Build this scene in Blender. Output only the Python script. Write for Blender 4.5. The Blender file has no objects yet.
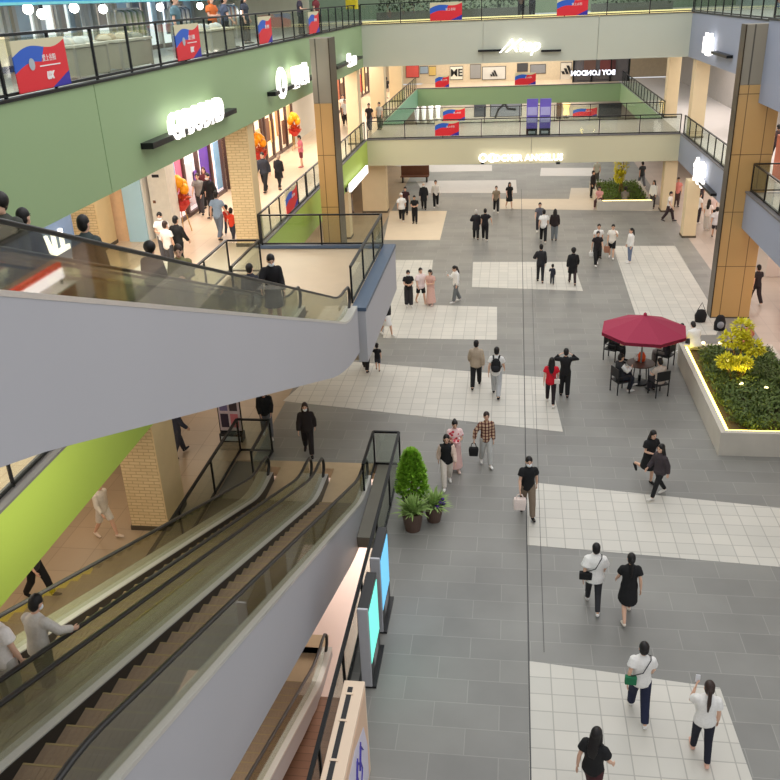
import bpy, bmesh, math, random
import numpy as np
from mathutils import Vector, Matrix
random.seed(7)
SC = bpy.context.scene
COL = SC.collection
PI = math.pi
# ------------------------------------------------------------ camera geometry
FPX = 852.0
CAMH = 12.0
_VP = (513.0, -8.0); _NX = 470.0
_NY = 390 + (FPX*FPX + (_VP[0]-390)*(_NX-390))/(390-_VP[1])
_N = np.array([_NX-390, -(_NY-390), -FPX]); _N /= np.linalg.norm(_N)
_U = -_N
_F = np.array([_VP[0]-390, 390-_VP[1], -FPX]); _F /= np.linalg.norm(_F)
_R = np.cross(_F, _U)
CM = np.array([_R, _F, _U])
def ray(x, y): return CM @ np.array([x-390, 390-y, -FPX])
def G(x, y, z=0.0):
    d = ray(x, y); t = (z-CAMH)/d[2]; return Vector((d[0]*t, d[1]*t, z))
def GX(x, y, X):
    d = ray(x, y); t = X/d[0]; return Vector((X, d[1]*t, CAMH+d[2]*t))
def GY(x, y, Y):
    d = ray(x, y); t = Y/d[1]; return Vector((d[0]*t, Y, CAMH+d[2]*t))
cam = bpy.data.cameras.new('camera'); co = bpy.data.objects.new('camera', cam); COL.objects.link(co)
cam.sensor_width = 36.0; cam.lens = FPX/780*36.0; cam.clip_end = 500
co.matrix_world = Matrix([list(CM[i])+[[0, 0, CAMH][i]] for i in range(3)]+[[0, 0, 0, 1]])
SC.camera = co
# ------------------------------------------------------------ materials
def lin(c):
    r = []
    for v in c:
        v = v/255.0
        r.append(v/12.92 if v <= .04045 else ((v+.055)/1.055)**2.4)
    return r+[1.0]
_mats = {}
def nodes(name):
    m = bpy.data.materials.new(name); m.use_nodes = True
    nt = m.node_tree; b = nt.nodes['Principled BSDF']
    return m, nt, b
def L(nt, a, b): nt.links.new(a, b)
def mat(name, rgb, rough=.6, scale=6.0, amt=.12, bump=0.0, metal=0.0, spec=.4, emit=0.0):
    if name in _mats: return _mats[name]
    m, nt, b = nodes(name)
    c = lin(rgb)
    tc = nt.nodes.new('ShaderNodeTexCoord'); no = nt.nodes.new('ShaderNodeTexNoise')
    no.inputs['Scale'].default_value = scale; no.inputs['Detail'].default_value = 4
    L(nt, tc.outputs['Object'], no.inputs['Vector'])
    mx = nt.nodes.new('ShaderNodeMix'); mx.data_type = 'RGBA'
    mx.inputs['A'].default_value = [v*(1-amt) for v in c[:3]]+[1]
    mx.inputs['B'].default_value = [min(1, v*(1+amt)) for v in c[:3]]+[1]
    L(nt, no.outputs['Fac'], mx.inputs['Factor'])
    L(nt, mx.outputs['Result'], b.inputs['Base Color'])
    b.inputs['Roughness'].default_value = rough; b.inputs['Metallic'].default_value = metal
    b.inputs['Specular IOR Level'].default_value = spec
    if bump:
        bp = nt.nodes.new('ShaderNodeBump'); bp.inputs['Strength'].default_value = bump; bp.inputs['Distance'].default_value = .02
        L(nt, no.outputs['Fac'], bp.inputs['Height']); L(nt, bp.outputs['Normal'], b.inputs['Normal'])
    if emit:
        L(nt, mx.outputs['Result'], b.inputs['Emission Color']); b.inputs['Emission Strength'].default_value = emit
    _mats[name] = m
    return m
def bricky(name, c1, c2, mortar, bw, bh, ms, rough=.6, vert=False, offset=.5, noise=.15, bump=.2, spec=.4):
    if name in _mats: return _mats[name]
    m, nt, b = nodes(name)
    tc = nt.nodes.new('ShaderNodeTexCoord')
    v = tc.outputs['Object']
    if vert:
        sp = nt.nodes.new('ShaderNodeSeparateXYZ'); L(nt, v, sp.inputs[0])
        ad = nt.nodes.new('ShaderNodeMath'); L(nt, sp.outputs[0], ad.inputs[0]); L(nt, sp.outputs[1], ad.inputs[1])
        cb = nt.nodes.new('ShaderNodeCombineXYZ'); L(nt, ad.outputs[0], cb.inputs[0]); L(nt, sp.outputs[2], cb.inputs[1])
        v = cb.outputs[0]
    br = nt.nodes.new('ShaderNodeTexBrick')
    L(nt, v, br.inputs['Vector'])
    br.offset = offset
    br.inputs['Color1'].default_value = lin(c1); br.inputs['Color2'].default_value = lin(c2); br.inputs['Mortar'].default_value = lin(mortar)
    br.inputs['Scale'].default_value = 1.0; br.inputs['Brick Width'].default_value = bw; br.inputs['Row Height'].default_value = bh
    br.inputs['Mortar Size'].default_value = ms; br.inputs['Mortar Smooth'].default_value = .3; br.inputs['Bias'].default_value = 0
    no = nt.nodes.new('ShaderNodeTexNoise'); no.inputs['Scale'].default_value = .55; no.inputs['Detail'].default_value = 6
    L(nt, tc.outputs['Object'], no.inputs['Vector'])
    mx = nt.nodes.new('ShaderNodeMix'); mx.data_type = 'RGBA'; mx.blend_type = 'MULTIPLY'; mx.inputs['Factor'].default_value = 1
    rp = nt.nodes.new('ShaderNodeMapRange'); rp.inputs['To Min'].default_value = 1-noise*1.5; rp.inputs['To Max'].default_value = 1+noise*1.5
    L(nt, no.outputs['Fac'], rp.inputs['Value'])
    L(nt, br.outputs['Color'], mx.inputs['A']); L(nt, rp.outputs['Result'], mx.inputs['B'])
    L(nt, mx.outputs['Result'], b.inputs['Base Color'])
    b.inputs['Roughness'].default_value = rough; b.inputs['Specular IOR Level'].default_value = spec
    bp = nt.nodes.new('ShaderNodeBump'); bp.inputs['Strength'].default_value = bump; bp.inputs['Distance'].default_value = .006; bp.invert = True
    L(nt, br.outputs['Fac'], bp.inputs['Height']); L(nt, bp.outputs['Normal'], b.inputs['Normal'])
    _mats[name] = m
    return m
def glassmat(name, tint, gl=.06, rough=.03):
    if name in _mats: return _mats[name]
    m, nt, b = nodes(name); nt.nodes.remove(b)
    tr = nt.nodes.new('ShaderNodeBsdfTransparent'); tr.inputs[0].default_value = tint+(1,)
    g = nt.nodes.new('ShaderNodeBsdfGlossy'); g.inputs['Roughness'].default_value = rough
    no = nt.nodes.new('ShaderNodeTexNoise'); no.inputs['Scale'].default_value = 1.5
    tc = nt.nodes.new('ShaderNodeTexCoord'); L(nt, tc.outputs['Object'], no.inputs['Vector'])
    lw = nt.nodes.new('ShaderNodeLayerWeight'); lw.inputs['Blend'].default_value = .25
    mr = nt.nodes.new('ShaderNodeMapRange'); mr.inputs['To Min'].default_value = gl*.8; mr.inputs['To Max'].default_value = gl*4
    L(nt, lw.outputs['Fresnel'], mr.inputs['Value'])
    mx = nt.nodes.new('ShaderNodeMixShader'); L(nt, mr.outputs['Result'], mx.inputs[0]); L(nt, tr.outputs[0], mx.inputs[1]); L(nt, g.outputs[0], mx.inputs[2])
    L(nt, mx.outputs[0], nt.nodes['Material Output'].inputs['Surface'])
    _mats[name] = m
    return m
def emat(name, rgb, s):
    if name in _mats: return _mats[name]
    m, nt, b = nodes(name)
    c = lin(rgb)
    no = nt.nodes.new('ShaderNodeTexNoise'); no.inputs['Scale'].default_value = 3
    mx = nt.nodes.new('ShaderNodeMix'); mx.data_type = 'RGBA'
    mx.inputs['A'].default_value = [v*.93 for v in c[:3]]+[1]; mx.inputs['B'].default_value = c
    L(nt, no.outputs['Fac'], mx.inputs['Factor']); L(nt, mx.outputs['Result'], b.inputs['Emission Color'])
    b.inputs['Base Color'].default_value = c; b.inputs['Emission Strength'].default_value = s
    _mats[name] = m
    return m
# ------------------------------------------------------------ mesh builder
class MB:
    def __init__(s): s.v = []; s.f = []; s.mi = []; s.cur = 0
    def add(s, vs, fs):
        o = len(s.v); s.v += [Vector(p) for p in vs]
        s.f += [[i+o for i in f] for f in fs]; s.mi += [s.cur]*len(fs)
        return s
    def box(s, x0, x1, y0, y1, z0, z1):
        if x0 > x1: x0, x1 = x1, x0
        if y0 > y1: y0, y1 = y1, y0
        if z0 > z1: z0, z1 = z1, z0
        return s.add([(x0,y0,z0),(x1,y0,z0),(x1,y1,z0),(x0,y1,z0),(x0,y0,z1),(x1,y0,z1),(x1,y1,z1),(x0,y1,z1)],
                     [(0,3,2,1),(4,5,6,7),(0,1,5,4),(1,2,6,5),(2,3,7,6),(3,0,4,7)])
    def obox(s, c, ax, ay, az):
        c = Vector(c); ax = Vector(ax); ay = Vector(ay); az = Vector(az)
        vs = [c+ax*i+ay*j+az*k for k in (-1,1) for i, j in ((-1,-1),(1,-1),(1,1),(-1,1))]
        return s.add(vs, [(0,3,2,1),(4,5,6,7),(0,1,5,4),(1,2,6,5),(2,3,7,6),(3,0,4,7)])
    def bar(s, a, b, w, h):           # rectangular bar between two points
        a = Vector(a); b = Vector(b); d = (b-a); l = d.length; d.normalize()
        up = Vector((0,0,1)) if abs(d.z) < .95 else Vector((0,1,0))
        sx = d.cross(up).normalized(); u = sx.cross(d)
        return s.obox((a+b)/2, d*l/2, sx*w/2, u*h/2)
    def prism(s, poly, d):
        n = len(poly); d = Vector(d); p = [Vector(q) for q in poly]
        nrm = Vector((0,0,0))
        for i in range(n): nrm += p[i].cross(p[(i+1) % n])
        if nrm.dot(d) < 0: p.reverse()
        vs = p+[q+d for q in p]
        fs = [list(range(n))[::-1], list(range(n, 2*n))]+[(i,(i+1) % n,(i+1) % n+n,i+n) for i in range(n)]
        return s.add(vs, fs)
    def tube(s, pts, rads, n=8, ref=(1,0,0), cap=.5):
        pts = [Vector(p) for p in pts]
        if not isinstance(rads, (list, tuple)): rads = [rads]*len(pts)
        R = [(r, r) if not isinstance(r, tuple) else r for r in rads]
        if cap:
            t0 = (pts[0]-pts[1]).normalized(); t1 = (pts[-1]-pts[-2]).normalized()
            a, b = R[0], R[-1]
            pts = [pts[0]+t0*min(a)*cap]+pts+[pts[-1]+t1*min(b)*cap]
            R = [(a[0]*.6, a[1]*.6)]+R+[(b[0]*.6, b[1]*.6)]
        ref = Vector(ref); rings = []; m = len(pts)
        for i, p in enumerate(pts):
            t = (pts[min(i+1, m-1)]-pts[max(i-1, 0)])
            if t.length < 1e-9: t = Vector((0,0,1))
            t.normalize()
            u = ref-t*ref.dot(t)
            if u.length < .05: u = Vector((0,1,0))-t*t.y
            u.normalize(); w = t.cross(u)
            rings.append([p+u*R[i][0]*math.cos(2*PI*k/n)+w*R[i][1]*math.sin(2*PI*k/n) for k in range(n)])
        vs = [q for r in rings for q in r]; fs = []
        for i in range(m-1):
            for k in range(n):
                fs.append((i*n+k, i*n+(k+1) % n, (i+1)*n+(k+1) % n, (i+1)*n+k))
        fs.append(list(range(n))[::-1]); fs.append([(m-1)*n+k for k in range(n)])
        return s.add(vs, fs)
    def ell(s, c, r, n=12, m=8, mtx=None, zmin=-1.0, zmax=1.0):
        c = Vector(c); vs = []; fs = []
        a0 = math.asin(max(-1, zmin)); a1 = math.asin(min(1, zmax))
        for i in range(m+1):
            a = a0+(a1-a0)*i/m
            for k in range(n):
                b = 2*PI*k/n
                p = Vector((r[0]*math.cos(a)*math.cos(b), r[1]*math.cos(a)*math.sin(b), r[2]*math.sin(a)))
                vs.append(c+(mtx @ p if mtx else p))
        for i in range(m):
            for k in range(n):
                fs.append((i*n+k, i*n+(k+1) % n, (i+1)*n+(k+1) % n, (i+1)*n+k))
        fs.append(list(range(n))[::-1]); fs.append([m*n+k for k in range(n)])
        return s.add(vs, fs)
    def lathe(s, c, prof, n=16):
        c = Vector(c); vs = []; fs = []; m = len(prof)
        for r, z in prof:
            for k in range(n): vs.append(c+Vector((r*math.cos(2*PI*k/n), r*math.sin(2*PI*k/n), z)))
        for i in range(m-1):
            for k in range(n): fs.append((i*n+k, i*n+(k+1) % n, (i+1)*n+(k+1) % n, (i+1)*n+k))
        fs.append(list(range(n))[::-1]); fs.append([(m-1)*n+k for k in range(n)])
        return s.add(vs, fs)
    def leaf(s, p, d, l, w):
        d = Vector(d).normalized(); p = Vector(p)
        sd = d.cross(Vector((0,0,1)))
        if sd.length < .05: sd = Vector((1,0,0))
        sd.normalize(); nn = sd.cross(d)
        return s.add([p, p+d*l*.45+sd*w/2+nn*w*.12, p+d*l, p+d*l*.45-sd*w/2+nn*w*.12], [(0,1,2,3)])
    def mesh(s, name):
        me = bpy.data.meshes.new(name); me.from_pydata([tuple(v) for v in s.v], [], s.f); me.update()
        if any(s.mi): me.polygons.foreach_set('material_index', s.mi)
        return me
    def build(s, name, m, parent=None, smooth=False, origin=None, bevel=0):
        o = wloc(parent) if parent is not None else None
        if o is None:
            if origin is None:
                xs = [v.x for v in s.v]; ys = [v.y for v in s.v]; zs = [v.z for v in s.v]
                o = Vector(((min(xs)+max(xs))/2, (min(ys)+max(ys))/2, min(zs)))
            else: o = Vector(origin)
        s.v = [v-o for v in s.v]
        me = s.mesh(name)
        for q in (m if isinstance(m, (list, tuple)) else [m]): me.materials.append(q)
        if smooth: me.polygons.foreach_set('use_smooth', [True]*len(me.polygons))
        ob = bpy.data.objects.new(name, me); COL.objects.link(ob)
        if parent is not None: ob.parent = parent
        else: ob.location = o
        if bevel:
            bm = ob.modifiers.new('edge', 'BEVEL'); bm.width = bevel; bm.segments = 2; bm.limit_method = 'ANGLE'
        return ob
def wloc(o):
    v = Vector((0,0,0))
    while o is not None: v = v+o.location; o = o.parent
    return v
def tag(o, label=None, cat=None, group=None, kind=None):
    if label: o['label'] = label
    if cat: o['category'] = cat
    if group: o['group'] = group
    if kind: o['kind'] = kind
    return o
def thing(name, label, cat, loc=(0,0,0), group=None):
    o = bpy.data.objects.new(name, None); COL.objects.link(o); o.location = loc; o.empty_display_size = .2
    return tag(o, label, cat, group)
def struct(name, mb, m, **k): return tag(mb.build(name, m, **k), kind='structure')
def boxm(*a): return MB().box(*a)
def text_mesh(sx, size, extrude=.02, bold=0.0, shear=0.0):
    cu = bpy.data.curves.new('t', 'FONT'); cu.body = sx; cu.size = size; cu.extrude = extrude; cu.align_x = 'CENTER'; cu.align_y = 'CENTER'
    cu.offset = bold; cu.shear = shear; cu.resolution_u = 3
    ob = bpy.data.objects.new('t', cu); COL.objects.link(ob)
    dg = bpy.context.evaluated_depsgraph_get(); dg.update()
    me = bpy.data.meshes.new_from_object(ob.evaluated_get(dg))
    COL.objects.unlink(ob); bpy.data.objects.remove(ob); bpy.data.curves.remove(cu)
    return me
def text(name, sx, size, org, xd, up, m, parent=None, extrude=.02, bold=0.0, shear=0.0):
    me = text_mesh(sx, size, extrude, bold, shear)
    xd = Vector(xd).normalized(); up = Vector(up).normalized(); nn = xd.cross(up)
    R = Matrix((xd, up, nn)).transposed()
    base = wloc(parent) if parent is not None else Vector(org)
    off = Vector(org)-base
    me.transform(Matrix.Translation(off) @ R.to_4x4())
    me.materials.clear(); me.materials.append(m)
    ob = bpy.data.objects.new(name, me); COL.objects.link(ob)
    if parent is not None: ob.parent = parent
    else: ob.location = base
    return ob
# ------------------------------------------------------------ people
def remesh(mb, vox, smooth_it=3):
    me = mb.mesh('tmp'); ob = bpy.data.objects.new('tmp', me); COL.objects.link(ob)
    r = ob.modifiers.new('r', 'REMESH'); r.mode = 'VOXEL'; r.voxel_size = vox
    if smooth_it:
        sm = ob.modifiers.new('s', 'SMOOTH'); sm.iterations = smooth_it; sm.factor = .5
    dg = bpy.context.evaluated_depsgraph_get(); dg.update()
    out = bpy.data.meshes.new_from_object(ob.evaluated_get(dg))
    COL.objects.unlink(ob); bpy.data.objects.remove(ob); bpy.data.meshes.remove(me)
    out.polygons.foreach_set('use_smooth', [True]*len(out.polygons))
    return out
def D(a): return math.radians(a)
# lh lk rh rk: hip and knee bend; la / ra: shoulder forward, outward, elbow bend, inward turn; lean; nod; turn
BASE = dict(lh=2, lk=2, rh=-2, rk=3, la=(3,12,12,0), ra=(3,12,12,0), lean=0, nod=0, turn=0, sit=False)
POSES = {
 'stand': {}, 'walk': dict(lh=22, lk=8, rh=-14, rk=20, la=(-16,14,16,0), ra=(18,14,24,0), lean=3),
 'walkb': dict(rh=22, rk=8, lh=-14, lk=20, ra=(-16,14,16,0), la=(18,14,24,0), lean=3),
 'front': dict(lh=4, rh=-4, la=(14,10,75,45), ra=(14,10,75,45), nod=12),
 'frontw': dict(lh=18, lk=6, rh=-12, rk=18, la=(14,10,75,45), ra=(14,10,80,45), nod=10),
 'phone': dict(lh=14, lk=5, rh=-10, rk=16, ra=(35,10,95,25), la=(2,8,12,0), nod=22),
 'raise': dict(lh=14, lk=5, rh=-10, rk=16, la=(38,20,118,22), ra=(0,12,12,0), nod=5),
 'head': dict(lh=6, rh=-6, la=(70,62,105,62), ra=(70,62,105,62), nod=8),
 'link': dict(lh=14, lk=5, rh=-10, rk=14, la=(10,28,60,25), ra=(0,10,12,0), nod=5),
 'holdl': dict(lh=14, lk=5, rh=-10, rk=14, la=(8,30,5,0), ra=(4,8,12,0)),
 'holdr': dict(lh=14, lk=5, rh=-10, rk=14, ra=(8,38,5,0), la=(4,8,12,0)),
 'rail': dict(lh=4, rh=-4, la=(20,8,30,0), ra=(38,25,30,0), nod=18, lean=8),
 'sit': dict(lh=86, lk=88, rh=84, rk=84, la=(28,8,55,20), ra=(28,8,55,20), lean=4, nod=10, sit=True),
 'sitx': dict(lh=88, lk=70, rh=76, rk=92, la=(30,8,60,30), ra=(35,8,70,30), lean=-4, nod=5, sit=True),
 'hunch': dict(lh=86, lk=90, rh=84, rk=84, la=(50,10,40,20), ra=(50,10,40,20), lean=28, nod=20, sit=True),
 'lookdown': dict(lh=20, lk=7, rh=-12, rk=18, la=(10,8,30,10), ra=(12,8,30,10), lean=8, nod=32),
 'kick': dict(lh=6, lk=8, rh=-18, rk=60, la=(14,12,55,20), ra=(14,12,75,45), lean=4, nod=8),
}
class Rig: pass
def rig(pose, child=False):
    p = dict(BASE); p.update(POSES[pose]); r = Rig(); r.p = p
    hs = 1.34 if child else 1.06; r.hs = hs
    Ln = Matrix.Rotation(D(p['lean']), 3, 'X')     # lean forward is towards -Y
    H = Vector((0,0,.93))
    def sp(x, y, z): return H+Ln @ Vector((x, y, z))
    r.H = H; r.sp = sp
    r.waist = sp(0,0,.17); r.chest = sp(0,.0,.34); r.shc = sp(0,.01,.45); r.neck = sp(0,.01,.52)
    r.sh = {}; r.el = {}; r.wr = {}; r.hd = {}; r.hip = {}; r.kn = {}; r.an = {}; r.toe = {}
    for s, k in ((1,'l'),(-1,'r')):
        a = p[k+'h']; b = p[k+'k']
        hp = H+Vector((s*.09,0,-.03)); r.hip[s] = hp
        sp_ = .03*s
        kn = hp+Vector((sp_*.5, -math.sin(D(a)), -math.cos(D(a)))).normalized()*.43; r.kn[s] = kn
        an = kn+Vector((0, -math.sin(D(a-b)), -math.cos(D(a-b))))*.41; r.an[s] = an
        ft = D((a-b)*.7) if not p['sit'] else 0
        r.toe[s] = an+Vector((s*.02, -math.cos(ft)*.17, math.sin(ft)*.17-.045)); 
        fl, ab, eb, inn = p[k+'a']
        sh = sp(s*.155, .01, .435); r.sh[s] = sh
        ud = Ln @ Vector((s*math.sin(D(ab)), -math.sin(D(fl))*math.cos(D(ab)), -math.cos(D(fl))*math.cos(D(ab))))
        el = sh+ud*.28; r.el[s] = el
        e2 = D(fl+eb)
        fd = Ln @ Vector((s*math.sin(D(ab))*.3-s*math.sin(D(inn)), -math.sin(e2)*math.cos(D(inn)), -math.cos(e2)*math.cos(D(inn)))); fd.normalize()
        r.wr[s] = el+fd*.24; r.hd[s] = fd
    low = min(min(r.an[s].z-.075, r.toe[s].z-.03) for s in (1,-1))
    dz = Vector((0,0,-low))
    for dct in (r.sh, r.el, r.wr, r.hip, r.kn, r.an, r.toe):
        for s in dct: dct[s] = dct[s]+dz
    r.H = r.H+dz; r.waist = r.waist+dz; r.chest = r.chest+dz; r.shc = r.shc+dz; r.neck = r.neck+dz
    r.sp = lambda x, y, z: r.H+Ln @ Vector((x, y, z))
    r.hm = Matrix.Rotation(D(p['turn']), 3, 'Z') @ Matrix.Rotation(D(p['lean']*.5+p['nod']), 3, 'X')
    r.hc = r.neck+r.hm @ Vector((0,-.02,.145*hs))
    r.Ln = Ln
    return r
def hp_(r, x, y, z): return r.hc+r.hm @ (Vector((x, y, z))*r.hs)
def torso(mb, r, e, z0=-.1, hips=.155, bust=.0, n=14):
    prof = [(-.1,hips,.105),(0,hips,.11),(.10,.135,.098),(.18,.13,.095),(.30,.155,.108+bust),(.40,.165,.10),(.465,.125,.078),(.50,.065,.06)]
    pts = []; rd = []
    for z, a, b in prof:
        if z < z0-1e-6: continue
        pts.append(r.sp(0, .005, z)); rd.append((a+e, b+e))
    mb.tube(pts, rd, n=n)
def body_mesh(r, fem):
    mb = MB(); k = .92 if fem else 1.0
    torso(mb, r, 0, hips=.16 if fem else .15)
    mb.tube([r.shc+Vector((0,0,-.02)), r.neck, r.hc+r.hm @ Vector((0,.01,-.04))], [.06, .052*k, .052*k], n=8)
    for s in (1,-1):
        mb.tube([r.sp(s*.10,.01,.43), r.sh[s], r.sh[s].lerp(r.el[s],.5), r.el[s], r.el[s].lerp(r.wr[s],.3), r.wr[s]], [.06,.058*k,.047*k,.04*k,.042*k,.027*k], n=8)
        mb.ell(r.sh[s], (.056,.056,.056), 10, 8)
        mb.tube([r.hip[s]+Vector((0,0,.05)), r.hip[s].lerp(r.kn[s],.3), r.kn[s], r.kn[s].lerp(r.an[s],.3), r.an[s]], [.09,.082,.055,.056,.037], n=10)
        mb.tube([r.an[s]+Vector((0,.03,-.035)), r.toe[s]], [.035,.03], n=8)
    hs = r.hs
    mb.ell(hp_(r,0,.005,.02), (.076*hs,.095*hs,.112*hs), 14, 10, r.hm)
    mb.ell(hp_(r,0,-.03,-.06), (.055*hs,.06*hs,.065*hs), 10, 8, r.hm)
    mb.ell(hp_(r,0,-.098,-.015), (.013*hs,.022*hs,.024*hs), 8, 6, r.hm)
    for s in (1,-1): mb.ell(hp_(r,s*.078,.01,-.01), (.012*hs,.022*hs,.034*hs), 8, 6, r.hm)
    me = remesh(mb, .0145, 2)
    ex = MB()
    for s in (1,-1):          # hands with palm, four fingers and a thumb
        d = r.hd[s]; w = r.wr[s]
        nn = Vector((s,0,0))-d*d.x*s
        if nn.length < .2: nn = Vector((0,0,1))-d*d.z
        nn.normalize(); sd = d.cross(nn).normalized()
        ex.tube([w-d*.02, w+d*.04, w+d*.088], [(.014,.024),(.014,.038),(.011,.036)], n=8, ref=nn)
        for i, (o, l) in enumerate(((-.028,.062),(-.010,.074),(.009,.069),(.027,.053))):
            b = w+d*.078+sd*o; m1 = b+d*l*.55-nn*.006; t = m1+d*l*.4-nn*.02
            ex.tube([b, m1, t], [.0085,.0075,.006], n=6, ref=nn)
        fw = Vector((0,-1,0)); q = sd if sd.dot(fw) > 0 else -sd
        b = w+d*.025+q*.024; ex.tube([b, b+d*.03+q*.024-nn*.008, b+d*.062+q*.03-nn*.014], [.011,.009,.007], n=6, ref=nn)
    ex.cur = 1
    for s in (1,-1):
        ex.ell(hp_(r,s*.031,-.084,.012), (.013*hs,.008*hs,.007*hs), 8, 4, r.hm)
        ex.ell(hp_(r,s*.032,-.086,.034), (.018*hs,.006*hs,.004*hs), 8, 4, r.hm)
    ex.cur = 2
    ex.ell(hp_(r,0,-.087,-.062), (.022*hs,.008*hs,.007*hs), 8, 4, r.hm)
    bm = bmesh.new(); bm.from_mesh(me); n0 = len(bm.faces)
    e = ex.mesh('e'); bm.from_mesh(e); bm.to_mesh(me); bm.free(); bpy.data.meshes.remove(e)
    me.polygons.foreach_set('use_smooth', [True]*len(me.polygons))
    mi = [0]*n0+ex.mi; me.polygons.foreach_set('material_index', mi)
    return me
def top_mesh(r, kind, fem):
    mb = MB(); e = {'tee':.034,'long':.032,'jacket':.044,'coat':.05,'loose':.056,'vest':.038,'crop':.024}[kind]
    low = {'tee':-.1,'long':-.1,'jacket':-.12,'coat':-.1,'loose':-.15,'vest':-.1,'crop':.08}[kind]
    torso(mb, r, e, z0=max(low,-.1), hips=.16 if fem else .15)
    if low < -.1 or kind == 'loose': mb.tube([r.sp(0,0,0), r.sp(0,0,low)], [(.165+e,.12+e),(.16+e,.12+e)], n=14, cap=.15)
    if kind == 'coat':
        k = (r.kn[1]+r.kn[-1])/2
        mb.tube([r.sp(0,0,0), r.H.lerp(k,.4), r.H.lerp(k,.8)], [(.19,.15),(.21,.17),(.225,.19)], n=14, cap=.15)
    for s in (1,-1):
        mb.ell(r.sh[s]+Vector((0,0,-.004)), (.07+e*.2,.072+e*.2,.072+e*.1), 12, 8)
        if kind == 'vest': mb.tube([r.sp(s*.10,.01,.43), r.sh[s]], [.07,.068], n=10, cap=.2); continue
        if kind in ('tee','loose','crop'):
            f = .75 if kind == 'loose' else .55
            mb.tube([r.sp(s*.10,.01,.43), r.sh[s], r.sh[s].lerp(r.el[s],f)], [.07+e*.3,.068+e*.5,.064+e*1.0], n=10, cap=.15)
        else:
            mb.tube([r.sp(s*.10,.01,.43), r.sh[s], r.el[s], r.wr[s]-r.hd[s]*.02], [.07+e*.3,.066+e*.6,.052+e*.7,.04+e*.6], n=10, cap=.15)
    if kind in ('jacket','coat'): mb.tube([r.neck+Vector((0,.02,-.07)), r.neck+Vector((0,.015,.0))], [(.09,.085),(.075,.075)], n=10, cap=.1)
    return remesh(mb, .017, 2)
def bottom_mesh(r, kind, fem):
    mb = MB()
    if kind in ('trousers','leggings','wide','shorts'):
        mb.tube([r.sp(0,0,.09), r.sp(0,0,0), r.sp(0,0,-.08)], [(.148,.112),(.178,.134),(.172,.128)], n=14, cap=.3)
        ez = {'trousers':.034,'leggings':.018,'wide':.055,'shorts':.04}[kind]
        for s in (1,-1):
            h, k, a = r.hip[s], r.kn[s], r.an[s]
            if kind == 'shorts': mb.tube([h+Vector((0,0,.03)), h.lerp(k,.4), h.lerp(k,.88)], [.098,.1,.098], n=10, cap=.15)
            else: mb.tube([h+Vector((0,0,.03)), h.lerp(k,.3), k, k.lerp(a,.4), k.lerp(a,.96)], [.095+ez*.4,.085+ez*.6,.058+ez,.05+ez,.042+ez], n=10, cap=.1)
    else:
        k = (r.kn[1]+r.kn[-1])/2; a = (r.an[1]+r.an[-1])/2
        dx = abs(r.kn[1].y-r.kn[-1].y)/2
        if kind == 'skirt': mb.tube([r.sp(0,0,.12), r.H, r.H.lerp(k,.55), r.H.lerp(k,.95)], [(.14,.105),(.178,.14),(.205,.16+dx*.5),(.22,.165+dx*.8)], n=16, cap=.15)
        elif kind == 'maxi': mb.tube([r.sp(0,0,.14), r.H, k, k.lerp(a,.8)], [(.14,.105),(.178,.14),(.21,.17+dx*.8),(.25,.2+dx)], n=16, cap=.1)
    return remesh(mb, .018, 2)
def shoe_mesh(r, s, high=False):
    mb = MB(); a = r.an[s]; t = r.toe[s]
    d = (t-a); d.z = 0; d.normalize()
    hl = a+Vector((0,.035,-.042))
    mb.tube([hl, a.lerp(t,.45)+Vector((0,0,-.018)), t+d*.03], [(.042,.04),(.046,.042),(.036,.026)], n=10)
    if high: mb.tube([a+Vector((0,.02,.03)), hl], [.045,.045], n=8)
    return remesh(mb, .012, 1)
def hair_mesh(r, kind):
    mb = MB(); hs = r.hs
    mb.ell(hp_(r,0,.018,.036), (.088*hs,.102*hs,.112*hs), 14, 10, r.hm, zmin=-.15)
    mb.ell(hp_(r,0,.05,-.01), (.083*hs,.066*hs,.095*hs), 12, 8, r.hm)
    if kind == 'big': mb.ell(hp_(r,0,.02,.05), (.115*hs,.12*hs,.12*hs), 14, 10, r.hm)
    if kind == 'long':
        mb.tube([hp_(r,0,.055,.04), hp_(r,0,.075,-.07), r.sp(0,.115,.42), r.sp(0,.125,.28)], [(.086,.05),(.095,.05),(.1,.035),(.07,.025)], n=12)
        for s in (1,-1): mb.tube([hp_(r,s*.07,.0,.03), hp_(r,s*.082,.01,-.08), r.sp(s*.09,.02,.5)], [.028,.032,.026], n=8)
    if kind == 'tail':
        mb.tube([hp_(r,0,.10,.05), hp_(r,0,.135,.02), r.sp(0,.15,.46), r.sp(0,.14,.27)], [.03,.036,.04,.018], n=8)
    if kind == 'bun': mb.ell(hp_(r,0,.07,.12), (.045*hs,.045*hs,.04*hs), 10, 8, r.hm)
    if kind == 'bob':
        mb.tube([hp_(r,0,.04,.05), hp_(r,0,.05,-.06), hp_(r,0,.045,-.11)], [(.09*hs,.065*hs),(.1*hs,.07*hs),(.085*hs,.055*hs)], n=12)
    return remesh(mb, .014, 2)
def cap_mesh(r):
    mb = MB(); hs = r.hs
    mb.ell(hp_(r,0,.012,.055), (.094*hs,.11*hs,.1*hs), 14, 8, r.hm, zmin=0)
    mb.ell(hp_(r,0,-.1,.058), (.065*hs,.07*hs,.01*hs), 12, 4, r.hm)
    return remesh(mb, .012, 1)
def mask_mesh(r):
    mb = MB(); hs = r.hs
    mb.ell(hp_(r,0,-.045,-.055), (.064*hs,.068*hs,.05*hs), 12, 8, r.hm)
    for s in (1,-1): mb.tube([hp_(r,s*.055,-.05,-.04), hp_(r,s*.08,-.0,-.02)], [.006,.006], n=6)
    return remesh(mb, .01, 1)
_pm = {}
def cached(key, fn):
    if key not in _pm: _pm[key] = fn()
    return _pm[key]
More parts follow.
